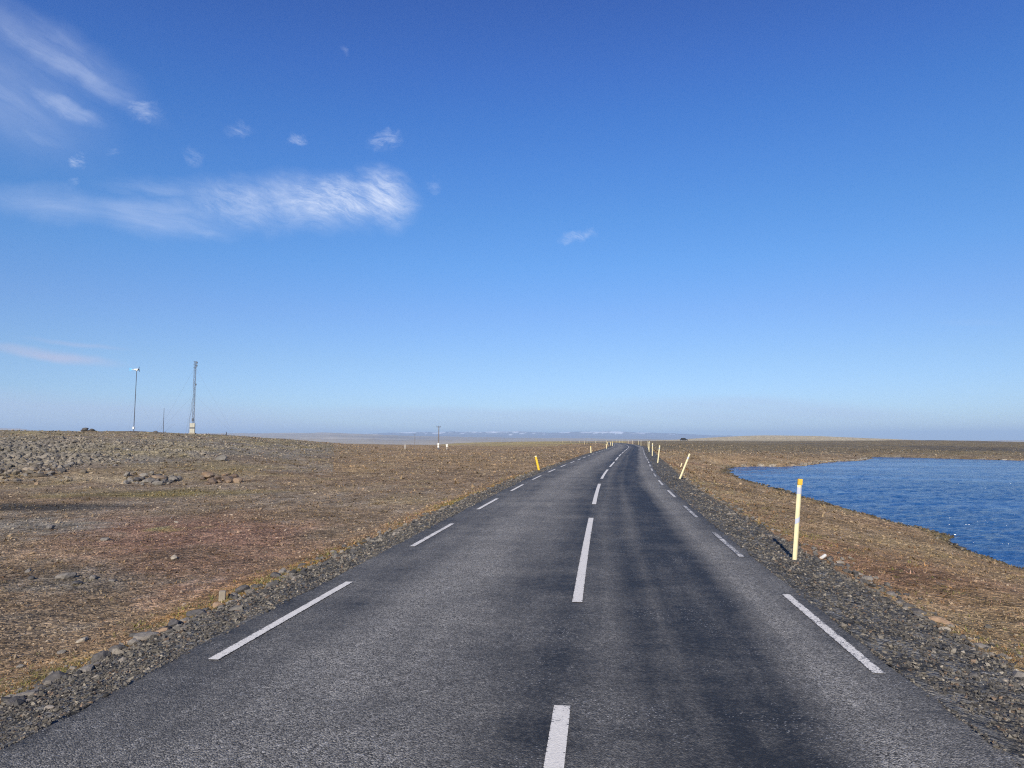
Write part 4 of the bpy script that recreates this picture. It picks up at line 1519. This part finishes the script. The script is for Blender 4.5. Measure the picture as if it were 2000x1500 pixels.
# ------------------------------------------------------------------ lattice mast on the hill
MX, MY = -52.77, 118.0
mz = gz_at(MX, MY)
mast = tag(empty('lattice_mast', (MX, MY, mz), 0.25), 'tall guyed lattice mast with two stacked cream cabinets at its foot on the hilltop', 'mast')
MH, MW = 11.7 + (3.08 - mz), 0.19
corners = [(MW * math.cos(a_), MW * math.sin(a_)) for a_ in (math.radians(90), math.radians(210), math.radians(330))]
for (cx_, cy_) in corners:
    bm = bmesh.new()
    add_tube(bm, (cx_, cy_, -.3), (cx_, cy_, MH), .028, .028, 6)
    link('mast_leg', bm_mesh('mast_leg', bm, M_STEEL), mast)
bm = bmesh.new()
nb = 24
for i in range(nb + 1):
    zz = i * (MH / nb)
    for k in range(3):
        a_, b_ = corners[k], corners[(k + 1) % 3]
        add_tube(bm, (a_[0], a_[1], zz), (b_[0], b_[1], zz), .015, .015, 4)
        if i < nb:
            c_, e_ = (a_, b_) if i % 2 else (b_, a_)
            add_tube(bm, (c_[0], c_[1], zz), (e_[0], e_[1], zz + MH / nb), .015, .015, 4)
o = link('lattice_bracing', bm_mesh('lattice_bracing', bm, M_STEEL), mast)
o['kind'] = 'stuff'
for zz, nm in ((.22, 'cabinet'), (1.12, 'cabinet')):
    bm = bmesh.new()
    add_box(bm, -.42, .34, -.75, -.22, zz, zz + .70, .02)
    cab = link(nm, bm_mesh(nm, bm, M_BOX), mast)
    bm = bmesh.new()
    add_box(bm, -.36, .02, -.765, -.752, zz + .06, zz + .68, .004)
    link('cabinet_door', bm_mesh('cabinet_door', bm, M_BOX), cab)
    bm = bmesh.new()
    add_box(bm, .345, .36, -.70, -.27, zz + .08, zz + .66, .004)
    link('side_vent', bm_mesh('side_vent', bm, M_DARKST), cab)
bm = bmesh.new()
add_box(bm, -.55, .45, -.85, .5, -.2, .22, .03)
link('footing', bm_mesh('footing', bm, M_CONC), mast)
bm = bmesh.new()
add_box(bm, -.44, .36, -.72, -.20, .93, 1.11, .01)  # dark block put in as the shade of the gap between the cabinets
link('dark_gap_block', bm_mesh('dark_gap_block', bm, M_DARKST), mast)
bm = bmesh.new()
add_box(bm, -.20, .02, -.42, -.24, 2.15, 2.62, .02)
link('junction_box', bm_mesh('junction_box', bm, M_DARKST), mast)
for zz, sx in ((MH - .25, .26), (MH - .75, .24), (MH - 3.9, .20)):
    bm = bmesh.new()
    add_box(bm, sx - .09, sx + .09, -.16, .06, zz - .12, zz + .16, .02)
    add_tube(bm, (0.05, 0, zz), (sx, 0, zz), .02, .02, 6)
    link('antenna', bm_mesh('antenna', bm, M_DARKST), mast)
for zz in (MH - .02, MH - .52, MH - 1.05):
    bm = bmesh.new()
    add_tube(bm, (-.30, -.1, zz), (.32, -.1, zz), .018, .018, 6)
    link('crossbar', bm_mesh('crossbar', bm, M_DARKST), mast)
bm = bmesh.new()
for (a_, b_) in (((-.22, -.2, 5.9), (-.40, -.3, 4.6)), ((-.40, -.3, 4.6), (-.30, -.25, 3.9)), ((-.3, -.25, 3.9), (-.52, -.35, 2.7)), ((-.52, -.35, 2.7), (-.60, -.4, .2))):
    add_tube(bm, a_, b_, .022, .022, 5)
link('cable', bm_mesh('cable', bm, M_DARKST), mast)
for az, rr, top in ((20, 6.8, .92), (20, 6.8, .55), (140, 6.5, .92), (140, 6.5, .55), (258, 6.5, .92), (258, 6.5, .55)):
    a_ = math.radians(az - 30)
    ex_, ey_ = rr * math.cos(a_), rr * math.sin(a_)
    wx_, wy_ = MX + ex_ * math.cos(.25) - ey_ * math.sin(.25), MY + ex_ * math.sin(.25) + ey_ * math.cos(.25)
    bm = bmesh.new()
    add_tube(bm, (0, 0, MH * top), (ex_, ey_, gz_at(wx_, wy_) - mz), .006, .006, 4)
    link('guy_wire', bm_mesh('guy_wire', bm, M_STEEL), mast)
bm = bmesh.new()
add_tube(bm, (0, 0, -.3), (-.05, 0, .55), .10, .07, 8)
add_tube(bm, (-.05, 0, .55), (-.16, 0, .62), .05, .05, 6)
o = link('guy_anchor', bm_mesh('guy_anchor', bm, M_DARKST))
o.location = (-46.47, 116.2, gz_at(-46.47, 116.2))
tag(o, 'dark stubby guy anchor on the skyline right of the lattice mast', 'anchor')

# small wind turbine
TXX, TYY = -62.6, 118.0
tz = gz_at(TXX, TYY)
turb = tag(empty('wind_turbine', (TXX, TYY, tz), 0.0), 'small wind turbine with blue tail fin on a thin tall pole', 'wind turbine')
TH = 13.3 - tz
bm = bmesh.new()
add_tube(bm, (0, 0, -.3), (0.10, 0, TH), .065, .05, 8)
link('pole', bm_mesh('pole', bm, M_DARKST), turb)
bm = bmesh.new()
add_box(bm, -.16, .13, -.14, .12, .62, 1.0, .02)
link('control_box', bm_mesh('control_box', bm, M_WHITE), turb)
bm = bmesh.new()
add_tube(bm, (-.30, 0, TH + .1), (.35, 0, TH + .1), .13, .16, 10)
add_tube(bm, (.10, 0, TH - .15), (.10, 0, TH + .05), .09, .09, 8)
link('nacelle', bm_mesh('nacelle', bm, M_WHITE), turb)
bm = bmesh.new()
add_tube(bm, (-.28, 0, TH + .1), (-.80, 0, TH + .12), .03, .03, 6)
link('tail_boom', bm_mesh('tail_boom', bm, M_WHITE), turb)
bm = bmesh.new()
vv = [(-.62, TH + .02), (-.70, TH + .26), (-1.15, TH + .36), (-1.05, TH + .12), (-1.15, TH - .10), (-.72, TH - .04)]
a_ = [bm.verts.new((p[0], -.02, p[1])) for p in vv]
b_ = [bm.verts.new((p[0], .02, p[1])) for p in vv]
bm.faces.new(a_)
bm.faces.new(b_[::-1])
for i in range(6):
    j = (i + 1) % 6
    bm.faces.new((a_[i], b_[i], b_[j], a_[j]))
link('tail_fin', bm_mesh('tail_fin', bm, M_BLUE), turb)
bm = bmesh.new()
add_tube(bm, (.35, 0, TH + .1), (.55, 0, TH + .1), .13, .05, 10)
rot = link('rotor', bm_mesh('rotor', bm, M_DARKST), turb)
for k in range(3):
    an = math.radians(75 + 120 * k)
    bm = bmesh.new()
    dy_, dz_ = math.cos(an), math.sin(an)
    add_tube(bm, (.42, 0, TH + .1), (.44, dy_ * .5, TH + .1 + dz_ * .5), .07, .025, 6)
    link('blade', bm_mesh('blade', bm, M_DARKST), rot)
for az in (10, 130, 250):
    a_ = math.radians(az)
    ex_, ey_ = 3.6 * math.cos(a_), 3.6 * math.sin(a_)
    bm = bmesh.new()
    add_tube(bm, (0.06, 0, TH * .62), (ex_, ey_, gz_at(TXX + ex_, TYY + ey_) - tz), .004, .004, 4)
    link('guy_wire', bm_mesh('guy_wire', bm, M_STEEL), turb)

# short pole with stays between turbine and mast
sx_, sy_ = -57.7, 118.0
sz_ = gz_at(sx_, sy_)
spole = tag(empty('short_pole', (sx_, sy_, sz_)), 'short bare pole with wire stays between the wind turbine and the lattice mast', 'pole')
bm = bmesh.new()
add_tube(bm, (0, 0, -.3), (0, 0, 6.98 - sz_), .05, .035, 8)
link('shaft', bm_mesh('shaft', bm, M_DARKST), spole)
for ex_, ey_, tp in ((1.7, -.3, .62), (1.4, 1.2, .5), (-1.5, .4, .6), (.3, -1.6, .5)):
    bm = bmesh.new()
    add_tube(bm, (0, 0, (6.98 - sz_) * tp) if ex_ < 0.5 else (ex_ * .92, ey_, 1.45), (ex_, ey_, gz_at(sx_ + ex_, sy_ + ey_) - sz_) if ex_ < .5 else (.25, 0.0, .15), .008, .008, 4)
    link('stay_wire', bm_mesh('stay_wire', bm, M_STEEL), spole)
for i, (hx, hy, hs, lab) in enumerate([(-69.9, 117.0, 1.0, 'largest dark rock of the small heap on the left skyline'), (-69.1, 117.3, .8, 'right hand rock of the small heap on the left skyline'), (-70.6, 117.2, .6, 'left hand rock of the small heap on the left skyline'),
                                       (-58.4, 116.8, .7, 'dark rock on the skyline at the foot of the short pole')]):
    rock('rock', hx, hy, hs, DARK, lab, None, 60 + i)

# ------------------------------------------------------------------ power line poles on the plain


def power_pole(x, y, top, arm, label, base=False):
    z0 = gz_at(x, y)
    h = top - z0
    e = tag(empty('power_pole', (x, y, z0), 0.12), label, 'power pole', 'power line poles on the plain')
    bm = bmesh.new()
    add_tube(bm, (-.05, 0, -.4), (0.04, 0, h), .14, .10, 10)
    link('pole', bm_mesh('pole', bm, M_WOOD), e)
    bm = bmesh.new()
    add_box(bm, -arm / 2, arm / 2, -.09, .05, h - .14, h + .02, .01)
    link('crossarm', bm_mesh('crossarm', bm, M_DARKST), e)
    for q in (-.92, 0.0, .92):
        bm = bmesh.new()
        add_tube(bm, (q * arm / 2, 0, h), (q * arm / 2 + (.12 if q > .5 else 0), 0, h + .28), .05, .035, 8)
        link('insulator', bm_mesh('insulator', bm, M_DARKST), e)
    if base:
        for z1 in (.42, 1.02):
            bm = bmesh.new()
            add_box(bm, -.30, .12, -.42, -.10, z1, z1 + .54, .03)
            link('meter_box', bm_mesh('meter_box', bm, M_WHITE), e)
        bm = bmesh.new()
        add_box(bm, -.22, .22, -.36, -.05, -.1, .40, .02)
        link('box_stand', bm_mesh('box_stand', bm, M_DARKST), e)
    return e


power_pole(-18.5, 180, 4.95, 1.05, 'nearer wooden power pole with crossarm and two white boxes at its foot', True)
power_pole(-57.2, 420, 4.6, 1.5, 'farther small power pole with crossarm rising behind the plain')
zb = gz_at(-16.4, 180)
e = tag(empty('junction_post', (-16.4, 180, zb)), 'white box on a short post right of the nearer power pole', 'junction box')
bm = bmesh.new()
add_tube(bm, (0, 0, -.3), (0, 0, .72), .07, .07, 8)
link('post', bm_mesh('post', bm, M_WHITE), e)
bm = bmesh.new()
add_box(bm, -.20, .20, -.16, .16, .62, 1.20, .04)
link('box', bm_mesh('box', bm, M_WHITE), e)
bm = bmesh.new()
add_box(bm, -.30, .34, -.24, .24, 1.20, 1.34, .03)
link('lid', bm_mesh('lid', bm, M_WHITE), e)
zb = gz_at(-26.95, 180)
bm = bmesh.new()
add_box(bm, -.07, .07, -.05, .05, -.2, 1.12, .02)
o = link('white_stake', bm_mesh('white_stake', bm, M_WHITE))
o.location = (-26.95, 180, zb)
tag(o, 'short white stake on the brown plain left of the nearer power pole', 'stake')

# ------------------------------------------------------------------ dark car parked on the plain, seen from its side
CX, CY = 102.4, 425.0
cz = gz_at(CX, CY)
car = tag(empty('parked_car', (CX, CY, cz), math.radians(-14)), 'dark off-road car parked far off on the plain right of the marker posts', 'car')


def side_prism(name, pts, y0, y1, mat, parent, bev=0.0):
    bm = bmesh.new()
    a_ = [bm.verts.new((p[0], y0, p[1])) for p in pts]
    b_ = [bm.verts.new((p[0], y1, p[1])) for p in pts]
    bm.faces.new(a_)
    bm.faces.new(b_[::-1])
    n_ = len(pts)
    for i in range(n_):
        j = (i + 1) % n_
        bm.faces.new((a_[i], b_[i], b_[j], a_[j]))
    if bev:
        bmesh.ops.bevel(bm, geom=bm.edges[:], offset=bev, segments=2, affect='EDGES', profile=.5)
    return link(name, bm_mesh(name, bm, mat), parent)


body = side_prism('body', [(-2.3, .45), (-2.32, .95), (-2.15, 1.12), (-1.75, 1.18), (1.0, 1.20), (2.1, 1.08), (2.3, .92), (2.32, .45)], -.92, .92, M_CAR, car, .06)
side_prism('cabin', [(-1.95, 1.16), (-1.62, 1.86), (-1.5, 1.92), (.55, 1.92), (.75, 1.86), (1.35, 1.18)], -.80, .80, M_CAR, car, .05)
for pts in ([(-1.72, 1.26), (-1.50, 1.76), (-.85, 1.78), (-.85, 1.26)], [(-.76, 1.26), (-.76, 1.78), (.05, 1.78), (.05, 1.26)], [(.14, 1.26), (.14, 1.78), (.62, 1.76), (1.05, 1.26)]):
    side_prism('side_window', pts, -.815, -.803, M_GLASS, car)
side_prism('rear_window', [(-1.93, 1.28), (-1.70, 1.76), (-1.68, 1.76), (-1.91, 1.28)], -.62, .62, M_GLASS, car)
side_prism('windscreen', [(.80, 1.80), (1.28, 1.26), (1.31, 1.26), (.83, 1.80)], -.66, .66, M_GLASS, car)
for wx in (-1.42, 1.45):
    for wy in (-.80, .80):
        bm = bmesh.new()
        add_tube(bm, (wx, wy - .13, .39), (wx, wy + .13, .39), .39, .39, 18)
        ty = link('wheel', bm_mesh('wheel', bm, M_TYRE), car)
        bm = bmesh.new()
        s_w = -1 if wy < 0 else 1
        add_tube(bm, (wx, wy + s_w * .12, .39), (wx, wy + s_w * .142, .39), .23, .20, 12)
        link('rim', bm_mesh('rim', bm, M_RIM), ty)
for q in (-.68, .68):
    bm = bmesh.new()
    add_box(bm, 2.26, 2.34, q - .16, q + .16, .80, .98, .02)
    link('headlight', bm_mesh('headlight', bm, M_LAMP), car)
bm = bmesh.new()
add_box(bm, -2.42, -2.28, -.85, .85, .45, .66, .03)
link('bumper', bm_mesh('bumper', bm, M_DARKST), car)
